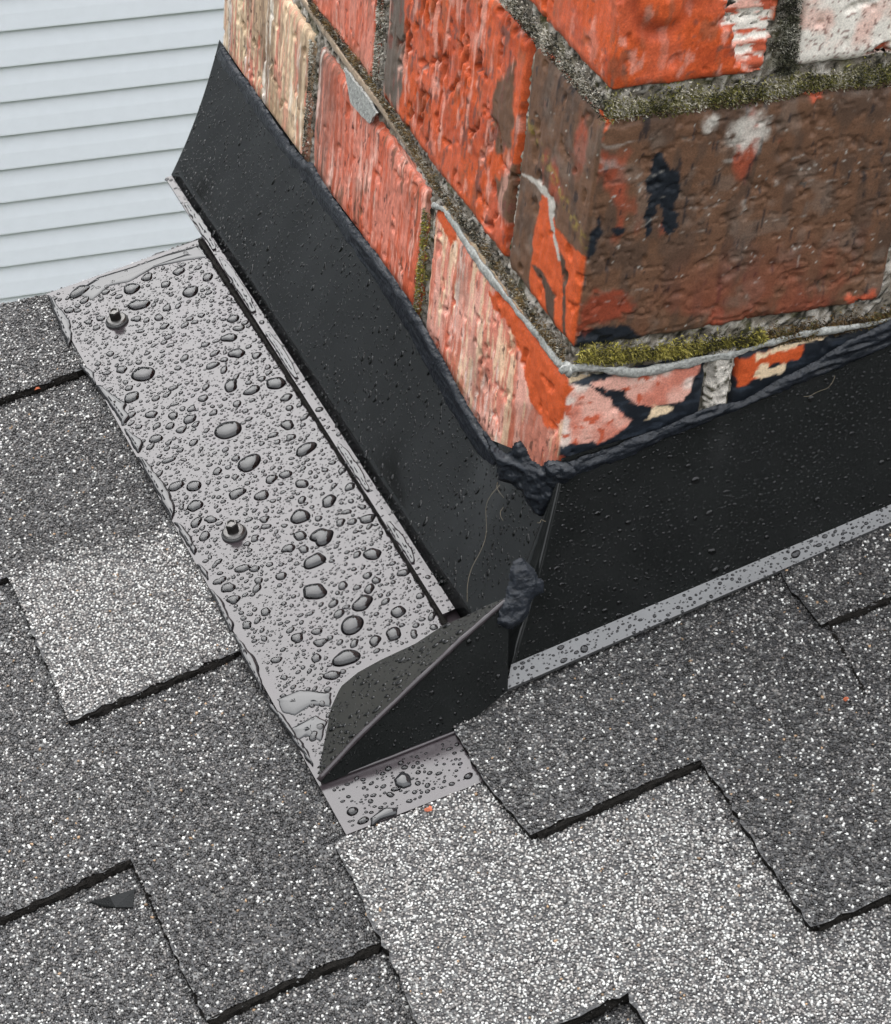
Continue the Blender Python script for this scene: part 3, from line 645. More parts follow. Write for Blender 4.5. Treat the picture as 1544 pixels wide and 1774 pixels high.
# side panel: concave sweep from the brick down to the flange
ys = np.linspace(0.345, -0.0148, 90)
TL = [L_(u, v) for u, v in ((383, 80), (440, 162), (530, 287), (640, 432), (735, 580), (800, 700), (870, 808), (905, 824), (932, 836))]
TL = sorted(TL); ty = np.array([t[0] for t in TL]); tz = np.array([t[1] for t in TL])
HF = 0.0030                                                # flange height above the flat sheet
b0, b1 = sheet(330, 340, HF), sheet(801, 1065, HF)
o0, o1 = sheet(310, 345, HF), sheet(776, 1078, HF)
def lerp_y(a, b, y): t = (y - a[1]) / (b[1] - a[1]); return a + (b - a) * t
ts = np.linspace(0, 1, 12); rows_ = []
for y in ys:
    yb_ = min(y, 0.3089)
    zt = float(np.interp(y, ty, tz)); B = lerp_y(b0, b1, y); 
    if y > 0.309: # far end is cut slanting: the lower edge stops at the bend end
        pass
    r = []
    for t in ts:
        fr_ = (0.345 - y) / (0.345 + 0.0148); yend = -0.0014 + (-0.0152 + 0.0014) * (0.97 * t + 0.03 * t * t)
        x = B[0] * (0.8 * t + 0.2 * t ** 2.4) - 0.0012; z = zt + 0.004 + (B[2] - zt - 0.004) * t
        yy = 0.345 * (1 - fr_) + yend * fr_ - (0.345 - 0.3089) * t * ss(0.20, 0.345, y)
        r.append((x + 0.0006 * (fbm(np.array([[x, y, z]]), 12, 2, 4)[0] - .5), yy, z))
    rows_.append(r)
V = np.array(rows_)
# flange row(s)
FR = []
for i, y in enumerate(ys):
    yy = V[i, -1, 1]; Bp = lerp_y(b0, b1, yy); Op = lerp_y(o0, o1, yy); Op = Op + (Op - Bp) * 0.0
    FR.append([Bp + NSU * 0.0003 + (Op - Bp) * 0.04, Bp + (Op - Bp) * 0.5, Op, Op - NSU * 0.0009 + (Op - Bp) * 0.02, Op - NSU * 0.0012 - (Op - Bp) * 0.3])
FR = np.array(FR); A = np.concatenate([V, FR[:, :1]], 1); nv = A.shape[1]
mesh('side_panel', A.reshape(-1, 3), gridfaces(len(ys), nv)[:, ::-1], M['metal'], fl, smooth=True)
sidepanel_pts = V
keep = [i for i in range(len(ys)) if FR[i, 0, 1] > 0.0085]
FR = FR[keep]; mesh('side_flange', FR.reshape(-1, 3), gridfaces(FR.shape[0], FR.shape[1])[:, ::-1], M['metal_sheet'], fl)
# dark gritty sealing strip in the gap under the flange
P = resample([sheet(u, v, 0.0012) for u, v in ((348, 415), (450, 572), (560, 738), (665, 900), (775, 1080))], 0.0012) + np.array([-0.0003, 0, -0.0006])
V, F = tube(P, 0.0010, 7, 0.0016, 1.0, NSU, 5, 700); mesh('gap_sealant', V, F, M['asphalt'], fl)
# front panel
HFF = 0.0140
f0, f1 = roof(886, 1152, HFF), roof(1538, 877, HFF); g0, g1 = roof(884, 1192, HFF - .0028), roof(1538, 907, HFF - .0028)
FX = np.linspace(-0.0205, 0.16, 70); TF = [F_(u, v) for u, v in ((950, 812), (1080, 772), (1225, 733), (1400, 655), (1538, 588))]
tx = np.array([t[0] for t in TF]); tzz = np.array([t[1] for t in TF])
def lerp_x(a, b, x): t = (x - a[0]) / (b[0] - a[0]); return a + (b - a) * t
def topz_front(x):
    if x <= tx[0]: return tzz[0] + (x - tx[0]) * 0.1
    return float(np.interp(x, tx, tzz)) if x < tx[-1] else tzz[-1] + (x - tx[-1]) * RA
R_ = []
for fx in np.linspace(0, 1, 70):
    r = []
    for t in np.linspace(0, 1, 12):
        xl = b1[0] * (0.8 * t + 0.2 * t ** 2.4) - 0.0012; x = xl + (0.16 - xl) * fx
        B = lerp_x(f0, f1, x); zt = topz_front(x)
        if fx == 0: zt = float(np.interp(0.0, ty, tz))
        r.append((x, -0.0014 + (B[1] + 0.0014) * (0.97 * t + 0.03 * t * t), zt + 0.004 + (B[2] - zt - 0.004) * t))
    R_.append(r)
FV = np.array(R_); FV[0] = sidepanel_pts[-1]
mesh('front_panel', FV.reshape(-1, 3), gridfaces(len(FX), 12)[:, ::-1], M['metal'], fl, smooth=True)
gx = [x for x in np.linspace(f0[0], 0.16, 60)]; G = []
for x in gx:
    Bp = lerp_x(f0, f1, x); Op = lerp_x(g0, g1, x - 0.0042)
    G.append([Bp + NRU * 0.0002, Bp * .5 + Op * .5 + NRU * 0.0002, Op, Op - NRU * 0.001, Op - NRU * 0.0011 + np.array([0, .003, 0])])
G = np.array(G); mesh('front_flange', G.reshape(-1, 3), gridfaces(len(gx), 5)[:, ::-1], M['metal_flange'], fl)
# kick-out diverter folded at the corner
def plane3(a, b, c): n = np.cross(b - a, c - a); n /= np.linalg.norm(n); return (n, n @ a)
T = sheet(550, 1352, 0.0006); A0 = sheet(560, 1358, 0.0006); A1 = sheet(802, 1262, 0.0006)
nF = plane3(FV[25, 0], FV[60, 0], FV[40, 11]); K = on(882, 1036, nF) - RC[2] * 0.0100
PLOW = plane3(A0, A1, K)
low = [on(u, v, PLOW) for u, v in ((552, 1352), (562, 1358), (680, 1311), (802, 1262), (880, 1196), (888, 1072), (882, 1036), (800, 1106), (700, 1200), (620, 1278))]
nl = PLOW[0] if PLOW[0] @ (O - A0) > 0 else -PLOW[0]
def loft(top, bot, nrm, thick, nu=40, nv_=9, bulge=0.0, nz=0.0, seed=1):
    def rs(P, n):
        P = np.asarray(P, float); d = np.r_[0, np.cumsum(np.linalg.norm(np.diff(P, axis=0), axis=1))]; t = np.linspace(0, d[-1], n); return np.stack([np.interp(t, d, P[:, k]) for k in range(3)], 1)
    A_, B_ = rs(top, nu), rs(bot, nu); tv = np.linspace(0, 1, nv_); tu = np.linspace(0, 1, nu)
    Gd = A_[:, None] * (1 - tv)[None, :, None] + B_[:, None] * tv[None, :, None]; fl_ = Gd.reshape(-1, 3)
    off = bulge * np.outer(np.sin(np.pi * tu), np.sin(np.pi * tv)).ravel() + nz * (fbm(fl_, 45, 2, seed) - 0.5) * np.outer(np.ones(nu), np.sin(np.pi * tv)).ravel()
    up_ = fl_ + nrm * off[:, None]; F1 = gridfaces(nu, nv_); n_ = len(up_)
    rim = [(i_ * nv_, (i_ + 1) * nv_) for i_ in range(nu - 1)] + [((i_ + 1) * nv_ + nv_ - 1, i_ * nv_ + nv_ - 1) for i_ in range(nu - 1)] + [(j_ + 1, j_) for j_ in range(nv_ - 1)] + [((nu - 1) * nv_ + j_, (nu - 1) * nv_ + j_ + 1) for j_ in range(nv_ - 1)]
    F_2 = np.array([[a, b, b + n_, a + n_] for a, b in rim]); return np.r_[up_, up_ - nrm * thick], np.r_[F1, F1[:, ::-1] + n_, F_2]
ridge = [low[0], on(620, 1278, PLOW), on(700, 1201, PLOW), on(800, 1107, PLOW), low[6]]
V, F = loft(ridge, [low[1], low[2], low[3], low[4]], nl, 0.0007, 40, 10, 0.0, 0.0, 4)
mesh('diverter_front', V, F, M['metal'], fl, smooth=False)
U0 = sheet(590, 1190, 0.0022); PUP = plane3(low[0], low[6], U0)
up = [on(u, v, PUP) for u, v in ((551, 1350), (555, 1320), (574, 1225), (590, 1190), (620, 1165), (660, 1143), (720, 1115), (770, 1082), (806, 1068), (850, 1046), (881, 1034))]
nu_ = PUP[0] if PUP[0] @ (O - A0) > 0 else -PUP[0]
V, F = loft([low[0] - (low[6] - low[0]) * 0.0005] + ridge[1:], up[1:], nu_, 0.0007, 44, 12, 0.0003, 0.0006, 6)
UPG = V[:44 * 12].reshape(44, 12, 3)
mesh('diverter_back', V, F, M['metal_brown'], fl, smooth=False)
V, F = tube(resample([low[0], on(620, 1278, PLOW), on(700, 1201, PLOW), on(800, 1107, PLOW), low[6]], 0.002), 0.0009, 8, 0.0005); mesh('diverter_ridge', V, F, M['metal_sheet'], fl, smooth=True)
V, F = tube(resample([sheet(556, 1357, .0004), sheet(680, 1311, .0004), sheet(800, 1264, .0004)], 0.002), 0.0006, 8, 0.0002); mesh('diverter_fold', V, F, M['metal_sheet'], fl, smooth=True)
# screws
def screw(u, v, lab):
    c0 = sheet(u, v); Z = NSU; X = np.cross([0, 1, 0], Z); X /= np.linalg.norm(X); Y = np.cross(Z, X)
    def ringpts(r, h, n, ph=0): return [c0 + X * r * math.cos(2 * math.pi * k / n + ph) + Y * r * math.sin(2 * math.pi * k / n + ph) + Z * h for k in range(n)]
    def lathe(prof, n, ph=0):
        V = []; 
        for r, h in prof: V += ringpts(r, h, n, ph)
        F = []
        for i in range(len(prof) - 1):
            F += [[i * n + k, i * n + (k + 1) % n, (i + 1) * n + (k + 1) % n, (i + 1) * n + k] for k in range(n)]
        F.append([(len(prof) - 1) * n + k for k in range(n)]); return V, F
    V, F = lathe([(0.0041, 0.0011), (0.0042, 0.0014), (0.0036, 0.0019), (0.0027, 0.0021)], 28)
    mb = MB(); mb.add(V, F)
    V, F = lathe([(0.0024, 0.0020), (0.0024, 0.0050), (0.0021, 0.0056), (0.0015, 0.0057), (0.0013, 0.0052)], 6, 0.3); mb.add(V, F)
    sc = mb.build('screw', M['steel'], fl); sc['label'] = lab
    V, F = lathe([(0.0045, -0.0002), (0.0047, 0.0006), (0.0043, 0.0011), (0.003, 0.0012)], 28); mesh('washer', V, F, M['rubber'], sc, smooth=True)
screw(203, 557, 'hex head screw nearer the roof edge'); screw(406, 925, 'hex head screw nearer the diverter')
# sealants
def bead(pxs, pl, rad, mat, name, parent, seed=1, noise=0.0012, flat=0.6, lift=0.0, step=0.0012, nscale=260, lab=None):
    nrm = pl[0] / np.linalg.norm(pl[0]); nrm = nrm if nrm @ (O - on(800, 800, pl)) > 0 else -nrm
    P = resample([on(u, v, pl) for u, v in pxs], step) + nrm * lift
    n = len(P); rr = np.interp(np.linspace(0, 1, n), np.linspace(0, 1, len(np.atleast_1d(rad))) if np.ndim(rad) else [0, 1], rad if np.ndim(rad) else [rad, rad])
    rr = rr * (0.75 + 0.5 * fbm(P, 120, 3, seed)); rr[0] *= .3; rr[-1] *= .3
    V, F = tube(P, rr, 14, noise, flat, nrm, seed, nscale); o = mesh(name, V, F, M[mat], parent, smooth=True)
    if lab: o['label'] = lab
    return o
PL2 = (PL[0], -0.0012); PF2 = (PF[0], -0.0012)
def smear(name, pxs, pl, thick, seed, along=None, lab=None, res=0.00042, rel=0.0010, fr=(260, 260, 260), parent=None):
    """irregular smeared patch of sealant lying on a plane: a relief grid clipped to a ragged outline"""
    n_ = pl[0] / np.linalg.norm(pl[0]); n_ = n_ if n_ @ (O - on(*pxs[0], pl)) > 0 else -n_
    P = np.array([on(u, v, pl) for u, v in pxs]); c0 = P[0]; X = np.cross(n_, [0.05, 0.1, 1.0]); X /= np.linalg.norm(X)
    if along is not None: X = np.asarray(along, float) - n_ * (n_ @ np.asarray(along, float)); X /= np.linalg.norm(X)
    Y = np.cross(n_, X); Q = np.c_[(P - c0) @ X, (P - c0) @ Y]; lo, hi = Q.min(0) - .001, Q.max(0) + .001
    nx, ny = int((hi[0] - lo[0]) / res), int((hi[1] - lo[1]) / res)
    gx_, gy_ = np.meshgrid(np.linspace(lo[0], hi[0], nx), np.linspace(lo[1], hi[1], ny), indexing='ij'); G2 = np.c_[gx_.ravel(), gy_.ravel()]
    NP = np.c_[G2, np.full(len(G2), seed * 1.7)]
    sd_ = poly_sd(G2, Q) + (fbm(NP, 300, 4, seed) - 0.5) * 0.0016
    h = ss(0, 0.0016, sd_) * thick * (0.6 + 0.8 * fbm(NP, 160, 3, seed + 3)); st_ = 1 - np.abs(fbm(NP, fr, 4, seed + 9) * 2 - 1)
    h = h + (st_ - 0.7) * rel * ss(0, 0.001, sd_)
    V = c0 + G2[:, :1] * X + G2[:, 1:] * Y + n_ * h[:, None] - n_ * ((sd_ < 0) * 0.0008)[:, None]
    F = gridfaces(nx, ny); ok = (sd_[F] > -0.0002).any(1); F = F[ok]; used = np.unique(F); mp_ = np.full(len(V), -1); mp_[used] = np.arange(len(used))
    o = mesh(name, V[used], mp_[F], M['sealant'], parent or fl, smooth=True)
    if lab: o['label'] = lab
    return o
TLp = [(383, 78), (402, 112), (440, 160), (472, 212), (503, 255), (528, 282), (540, 284), (546, 300), (566, 332), (604, 386), (644, 434), (704, 520), (740, 580), (804, 700), (852, 775), (876, 800)]
smear('sealant_smear', TLp + [(u - (4 if v < 90 else 22), v + (10 if v < 90 else 13)) for u, v in TLp[::-1]], (PL[0], -0.0034), 0.0010, 3, (0, 1, 0), 'long smooth band of sealant along the side bricks', rel=0.0006, fr=(60, 400, 300))
TP = [(948, 812), (1000, 800), (1060, 780), (1100, 762), (1150, 745), (1225, 711), (1290, 697), (1350, 662), (1420, 626), (1480, 590), (1540, 560), (1585, 545)]
BT = [(1585, 582), (1538, 600), (1480, 628), (1420, 652), (1350, 680), (1290, 704), (1225, 732), (1150, 762), (1100, 786), (1050, 806), (982, 836), (952, 846)]
smear('sealant_smear', TP + BT, (PF[0], -0.0036), 0.0008, 5, (1, 0, 0.2), 'thick streaky band of sealant along the front bricks', rel=0.0022, fr=(70, 420, 300))
cn = np.array([-0.72, -0.68, 0.12]); cp = (cn, cn @ np.array([-0.0030, -0.0030, -0.055]))
smear('sealant_smear', [(838, 752), (862, 782), (876, 790), (888, 788), (892, 770), (900, 768), (918, 800), (938, 812), (950, 800), (985, 806), (995, 822), (968, 842), (958, 868), (936, 896), (924, 888), (904, 852), (884, 838), (866, 832), (860, 806)], cp, 0.0012, 7, None, 'wrinkled lump of sealant at the chimney corner', rel=0.0024, fr=(150, 210, 200))
KP = (PLOW[0], PLOW[1] + 0.0012 * (PLOW[0] @ nl))
smear('sealant_smear', [(892, 976), (904, 968), (920, 984), (932, 1002), (943, 1008), (940, 1024), (922, 1036), (916, 1060), (902, 1078), (884, 1090), (866, 1078), (868, 1056), (878, 1036), (884, 1004)], KP, 0.0006, 8, None, 'blue-black dab of sealant on the diverter peak', rel=0.0012, fr=(170, 240, 200))

# grey sealant line and old tan metal strip in the lower joint (parts of the chimney)
bead([(512, -22), (526, 0), (560, 50), (600, 108), (650, 172), (700, 243), (752, 316)], (PL[0], -0.0002), [.0017, .0016, .0016, .0015, .0013], 'old_metal', 'metal_strip', chim, 21, 0.0004, 0.5, lab='thin tan metal strip set in the mortar joint')
bead([(748, 356), (768, 362), (795, 400), (830, 455), (880, 520), (930, 578), (962, 622), (990, 646)], (PL[0], -0.0004), [.0010, .0016, .0020, .0017, .0014, .0017, .0020], 'sealant_grey', 'grey_sealant_line', chim, 22, 0.0024, 0.4)
bead([(968, 640), (1005, 636), (1052, 641), (1102, 646), (1165, 635), (1227, 622), (1277, 612), (1326, 597), (1389, 579), (1479, 567), (1570, 548)], (PF[0], -0.0010), [.0018, .0013, .0016, .0019, .0013, .0012, .0014, .0014, .0013], 'sealant_grey', 'grey_sealant_line', chim, 23, 0.0022, 0.45)
P = [on(u, v, (PL[0], -0.0018)) for u, v in ((596, 118), (612, 140), (630, 160), (652, 196), (640, 214), (622, 196), (606, 176), (602, 150))]
V, F = prism(P, np.array([-1.0, 0, 0]), 0.001, 0.0003, 0.002); mesh('sealant_flap', V, F, M['sealant_grey'], chim)

# ================================================================== MOSS
def moss(name, label, pxs, pl, half, n, pal, ln=0.0018, seed=1, lift=0.0):
    r_ = np.random.default_rng(seed); P = resample([on(u, v, pl) for u, v in pxs], 0.0005)
    i = r_.integers(0, len(P), n); nrm = -pl[0] / np.linalg.norm(pl[0]); c0 = P[i]
    T = np.gradient(P, axis=0)[i]; T /= np.linalg.norm(T, axis=1)[:, None]; B = np.cross(T, nrm)
    clump = fbm(c0, 160, 3, seed); off = r_.normal(0, half * 0.5, n) * (0.4 + 1.2 * fbm(c0, 90, 3, seed + 2))
    c0 = c0 + B * off[:, None] + nrm * ((0.0012 * (1 - (off / half) ** 2) + lift) * 1.0)[:, None]
    D = nrm * r_.uniform(0.3, 1.1, n)[:, None] + r_.normal(0, 0.55, (n, 3)) + np.array([0, 0, 0.25]); D /= np.linalg.norm(D, axis=1)[:, None]
    L = ln * r_.uniform(0.4, 1.2, n) * (0.5 + clump); W = np.cross(D, r_.normal(0, 1, (n, 3))); W /= np.linalg.norm(W, axis=1)[:, None]
    wd = 0.00013 * r_.uniform(0.7, 1.8, n)
    V = np.stack([c0 - W * wd[:, None], c0 + W * wd[:, None], c0 + D * (L * 0.6)[:, None] + W * (wd * 0.8)[:, None], c0 + D * L[:, None] + r_.normal(0, 0.0002, (n, 3)), c0 + D * (L * 0.6)[:, None] - W * (wd * 0.8)[:, None]], 1)
    F = (np.array([[0, 1, 2, 4], [4, 2, 3, 3]])[None] + (np.arange(n) * 5)[:, None, None])
    tri = np.concatenate([F[:, 0][:, [0, 1, 2]], F[:, 0][:, [0, 2, 3]], F[:, 1][:, [0, 1, 2]]])
    pal = np.array(pal); k = np.clip(((clump - 0.5) * 1.3 * len(pal) + len(pal) * r_.random(n)).astype(int), 0, len(pal) - 1)
    col = pal[k] * r_.uniform(0.5, 1.3, n)[:, None]
    tag(mesh(name, V.reshape(-1, 3), tri, M['leafy'], None, np.repeat(col, 5, 0)), label, 'moss', kind='stuff')
G1 = [(0.03, 0.03, 0.012), (0.13, 0.12, 0.03), (0.22, 0.20, 0.05), (0.33, 0.30, 0.18), (0.50, 0.46, 0.38)]
G2 = [(0.025, 0.022, 0.012), (0.10, 0.09, 0.03), (0.32, 0.28, 0.05), (0.42, 0.36, 0.10)]
W1 = [(0.02, 0.02, 0.015), (0.12, 0.10, 0.06), (0.40, 0.37, 0.30), (0.62, 0.58, 0.50)]
K1 = [(0.015, 0.014, 0.01), (0.05, 0.05, 0.03), (0.12, 0.12, 0.08), (0.38, 0.36, 0.30)]
B1 = [(0.03, 0.02, 0.01), (0.12, 0.07, 0.03), (0.20, 0.13, 0.05), (0.10, 0.09, 0.03)]
PFm = (PF[0], 0.0006); PLm = (PL[0], 0.0006)
moss('moss', 'olive green bristly moss along the joint above the big brown brick', [(1045, 186), (1120, 182), (1220, 170), (1300, 160), (1380, 145), (1560, 122)], PFm, 0.0046, 9500, G1, 0.0012, 1)
moss('moss', 'yellow-green moss cushion under the big brown brick above the grey sealant', [(1000, 612), (1060, 612), (1150, 606), (1230, 594), (1320, 581)], PFm, 0.0034, 8000, G2, 0.0016, 2, 0.0006)
moss('moss', 'brown mossy crumbs at the right end of the joint under the big brown brick', [(1310, 588), (1400, 572), (1560, 545)], PFm, 0.0035, 5000, B1, 0.0014, 3)
moss('moss', 'pale and black lichen bristles in the joint running down from the top left to the corner', [(872, -15), (905, 25), (960, 85), (1000, 130), (1045, 184)], PLm, 0.0042, 5000, W1, 0.0009, 4)
moss('moss', 'dark moss filling the upright joint beside the white coated brick', [(1368, -20), (1362, 125)], PFm, 0.0042, 3200, K1, 0.0011, 5)
moss('moss', 'brown and grey lichen along the long joint above the tan metal strip', [(540, 5), (600, 80), (650, 146), (700, 225), (760, 322), (820, 400), (875, 470), (930, 555), (985, 620)], PLm, 0.0030, 9000, W1[:3] + B1[1:3], 0.0012, 6)
moss('moss', 'black and white lichen in the short upright joint at the top', [(664, -15), (660, 60), (654, 142)], PLm, 0.0032, 2600, W1, 0.0010, 7)
moss('moss', 'yellowish lichen in the upright joint between the pink streaked bricks', [(742, 365), (738, 420), (732, 480), (724, 545)], PLm, 0.0034, 2600, W1[1:3] + G2[1:3], 0.0010, 8)
moss('moss', 'fine grey lichen in the upright joint below the cream weathered brick', [(545, 70), (541, 150), (535, 215), (530, 278)], PLm, 0.0032, 2200, W1, 0.0009, 9)

# ================================================================== RAINDROPS
def drop(c0, X, Y, Z, R, H, seed, nseg=20, rings=(0.0, .4, .68, .85, .95, 1.0), lob=0.16, el=1.0, ang=0.0, exp=3.6):
    r_ = np.random.default_rng(seed); th = np.arange(nseg) / nseg * 2 * np.pi; rr = np.ones(nseg)
    for k in (2, 3, 4, 5): rr += r_.uniform(0, lob) / (k - 1) ** 1.1 * np.cos(k * th + r_.uniform(0, 6.28))
    ux = rr * np.cos(th) * el; uy = rr * np.sin(th) / math.sqrt(el); ux, uy = ux * math.cos(ang) - uy * math.sin(ang), ux * math.sin(ang) + uy * math.cos(ang)
    V = [c0 + Z * H]
    for q in rings[1:]: V += list(c0 + (ux * q * R)[:, None] * X + (uy * q * R)[:, None] * Y + Z * (H * (1 - q ** exp) ** 0.6))
    V += list(c0 + (ux * R * 0.99)[:, None] * X + (uy * R * 0.99)[:, None] * Y - Z * 0.00008); n = nseg
    F = [[0, 1 + k, 1 + (k + 1) % n] for k in range(n)]; nr = len(rings) - 1
    for i in range(nr): F += [[1 + i * n + k, 1 + (i + 1) * n + k, 1 + (i + 1) * n + (k + 1) % n, 1 + i * n + (k + 1) % n] for k in range(n)]
    F.append([1 + nr * n + k for k in range(n)][::-1]); return np.array(V), F
def tri(F):
    o = []
    for f in F:
        for i in range(1, len(f) - 1): o.append((f[0], f[i], f[i + 1]))
    return np.array(o)
class Stuff:
    def __init__(s): s.V = []; s.F = []; s.n = 0
    def add(s, V, F): s.V.append(V); s.F.append(tri(F) + s.n); s.n += len(V)
    def build(s, name, label, cat):
        o = mesh(name, np.concatenate(s.V), np.concatenate(s.F), M['water'], None, None, True); return tag(o, label, cat, kind='stuff')
XS = np.array([1, 0, RA]); XS /= np.linalg.norm(XS); YS = np.cross(NSU, XS)
sh_xy = np.array([sheet(u, v)[:2] for u, v in ((84, 512), (349, 418), (774, 1083), (610, 1160), (585, 1195), (556, 1330))])
lo_xy = np.array([sheet(u, v)[:2] for u, v in ((570, 1362), (800, 1270), (835, 1345), (604, 1438))])
placed = []
GRID = {}
CELL = 0.004
def free(x, y, r):
    i, j = int(x // CELL), int(y // CELL); k = 2 if r < 0.003 else 3
    for a in range(i - k, i + k + 1):
        for b in range(j - k, j + k + 1):
            for (px_, py_, pr) in GRID.get((a, b), ()):
                if (px_ - x) ** 2 + (py_ - y) ** 2 < (pr + r) ** 2: return False
    return True
def put(x, y, r): GRID.setdefault((int(x // CELL), int(y // CELL)), []).append((x, y, r))
for u, v in ((203, 557), (406, 925)): q = sheet(u, v); put(q[0], q[1], 0.0047)
LB = 'clear raindrop beaded on the flat dark metal flashing'
def dropobj(u=None, v=None, R=0.003, xyp=None, el=1.0, ang=0.0, lob=0.1, seed=0, H=None, label=None, group='raindrops on the flat flashing'):
    c0 = sheet(u, v, 0.00003) if u is not None else np.array([xyp[0], xyp[1], (PS[1] - NS[0] * xyp[0] - NS[1] * xyp[1])]) + NSU * 0.00003
    V, F = drop(c0, XS, YS, NSU, R, H or min(0.30 * R, 0.0012), seed, 26, lob=lob, el=el, ang=ang)
    o = mesh('raindrop', V - c0, tri(F), M['water'], None, None, True); o.location = c0
    tag(o, label or LB, 'raindrop', group if not label else None); put(c0[0], c0[1], R * max(1, el * .8)); return o
big = [(248, 648, 22), (395, 745, 25), (432, 802, 21), (520, 895, 18), (558, 930, 20), (610, 1083, 21), (545, 1025, 20), (600, 1140, 20), (628, 1045, 17), (545, 972, 18), (240, 528, 18), (228, 500, 17), (330, 505, 17), (138, 505, 18), (410, 612, 15), (400, 668, 15), (478, 664, 18), (530, 778, 17), (228, 688, 15), (305, 842, 13), (336, 842, 14), (498, 736, 13), (645, 960, 15), (682, 1098, 14), (338, 876, 14), (570, 868, 14), (495, 822, 11), (523, 838, 12), (368, 633, 11), (270, 760, 12), (690, 1060, 13), (397, 585, 14), (404, 552, 12), (400, 548, 9), (262, 718, 11), (455, 800, 9), (470, 830, 11), (560, 1010, 11), (500, 950, 11), (520, 928, 12), (590, 905, 9), (640, 1020, 10), (395, 1018, 12), (420, 985, 11), (487, 998, 10), (515, 1105, 11), (575, 1170, 12), (650, 1110, 11), (548, 1140, 9), (460, 1060, 9), (340, 905, 11), (365, 900, 10), (300, 720, 10), (352, 690, 10), (270, 690, 8), (372, 612, 9), (320, 620, 9), (275, 550, 10), (285, 565, 9), (360, 480, 12), (310, 470, 12), (255, 480, 12)]
nd = 0
for i, (u, v, r) in enumerate(big):
    R = r / 5.0 * 0.001 * 1.02; q = sheet(u, v)
    if poly_sd(np.array([q[:2]]), sh_xy)[0] < R * 0.8 or not free(q[0], q[1], R * 0.9): continue
    dropobj(u, v, R, el=random.uniform(1.0, 1.2), ang=random.uniform(-.3, .9), lob=0.10 if r > 20 else 0.2, seed=i,
            label={0: 'round raindrop beaded on the flat metal, largest one below the upper screw', 1: 'largest raindrop on the flat metal sheet, kidney shaped, between the two screws',
                   2: 'large round raindrop just below the kidney shaped one', 3: 'large raindrop right of the lower screw, upper of the pair', 4: 'large raindrop right of the lower screw, lower of the pair',
                   5: 'large raindrop on the flat sheet just above the one nearest the diverter', 7: 'large raindrop on the flat sheet nearest the brown face of the diverter',
                   10: 'raindrop on the flat sheet just right of the upper screw', 13: 'raindrop at the top left corner of the flat sheet beside the roof edge'}.get(i)); nd += 1
lo_, hi_ = sh_xy.min(0), sh_xy.max(0)
def dens(x, y): return 0.25 + 0.75 * ss(0.30, 0.5, np.array([fbm(np.array([[x, y, 0.]]), 45, 2, 5)[0]]))[0]
tries = 0
while nd < 298 and tries < 9000:
    tries += 1; R = float(np.clip(np.random.lognormal(math.log(0.00135), 0.32), 0.0009, 0.0030))
    x, y = random.uniform(lo_[0], hi_[0]), random.uniform(lo_[1], hi_[1])
    if poly_sd(np.array([[x, y]]), sh_xy)[0] < R or not free(x, y, R * 1.15): continue
    dropobj(xyp=(x, y), R=R, el=random.uniform(1.0, 1.35), ang=random.uniform(-.4, 1.0), lob=random.choice((0.14, 0.22, 0.34)), seed=500 + tries); nd += 1
st = Stuff(); nsm = 0
for Rm, cnt, seg, rings, tri_ in ((0.00062, 1500, 11, (0, .5, .85, 1), 1.2), (0.00028, 3400, 7, (0, .7, 1), 1.15)):
    for t in range(cnt * 3):
        R = float(np.clip(np.random.lognormal(math.log(Rm), 0.33), 0.00016, 0.0010)); x, y = random.uniform(lo_[0], hi_[0]), random.uniform(lo_[1], hi_[1])
        if not free(x, y, R * tri_): continue
        if poly_sd(np.array([[x, y]]), sh_xy)[0] < R: continue
        c0 = np.array([x, y, PS[1] - NS[0] * x - NS[1] * y]) + NSU * 0.00002
        V, F = drop(c0, XS, YS, NSU, R, R * 0.34, t, seg, rings, 0.14, random.uniform(1, 1.4), random.uniform(-.4, 1)); st.add(V, F); put(x, y, R); nsm += 1
        if nsm >= cnt * (1 if seg == 11 else 2): break
print('drops', nd, nsm)
st.build('small_raindrops', 'countless tiny raindrops speckling the flat dark metal sheet', 'raindrops')
# pools of water held along edges of the sheet
def pool(px_outline, h, label, hgt=0.0009, name='water_pool', sp=None):
    O3 = resample([sheet(u, v) for u, v in px_outline + px_outline[:1]], 0.0011)[:-1]
    O3 = O3 + (fbm(O3, 320, 3, len(label)) - 0.5)[:, None] * XS * 0.0016
    c = O3.mean(0); ax = np.linalg.svd(O3 - c)[2][0]; s = (O3 - c) @ ax; ext = (s.max() - s.min()) / 2
    wid = np.abs((O3 - c) @ np.cross(NSU, ax)).max(); core = max(0, ext - wid * 1.1); q = c + np.clip(s, -core, core)[:, None] * ax
    q = q + np.cross(NSU, ax) * 0
    n = len(O3); V = []; rg = (0.02, .4, .7, .88, .97, 1.0)
    for k in rg: V += list(q + (O3 - q) * k + NSU * (hgt * (1 - k ** 4) ** 0.6 + 0.00004))
    V += list(q + (O3 - q) * 0.99 - NSU * 0.00006)
    F = [[i * n + k, (i + 1) * n + k, (i + 1) * n + (k + 1) % n, i * n + (k + 1) % n] for i in range(len(rg)) for k in range(n)]
    F.append([len(rg) * n + k for k in range(n)][::-1]); F.append(list(range(n)))
    V = np.array(V)
    o = mesh(name, V - c, tri(F), M['water_film'], None, None, True); o.location = c; return tag(o, label, 'water')
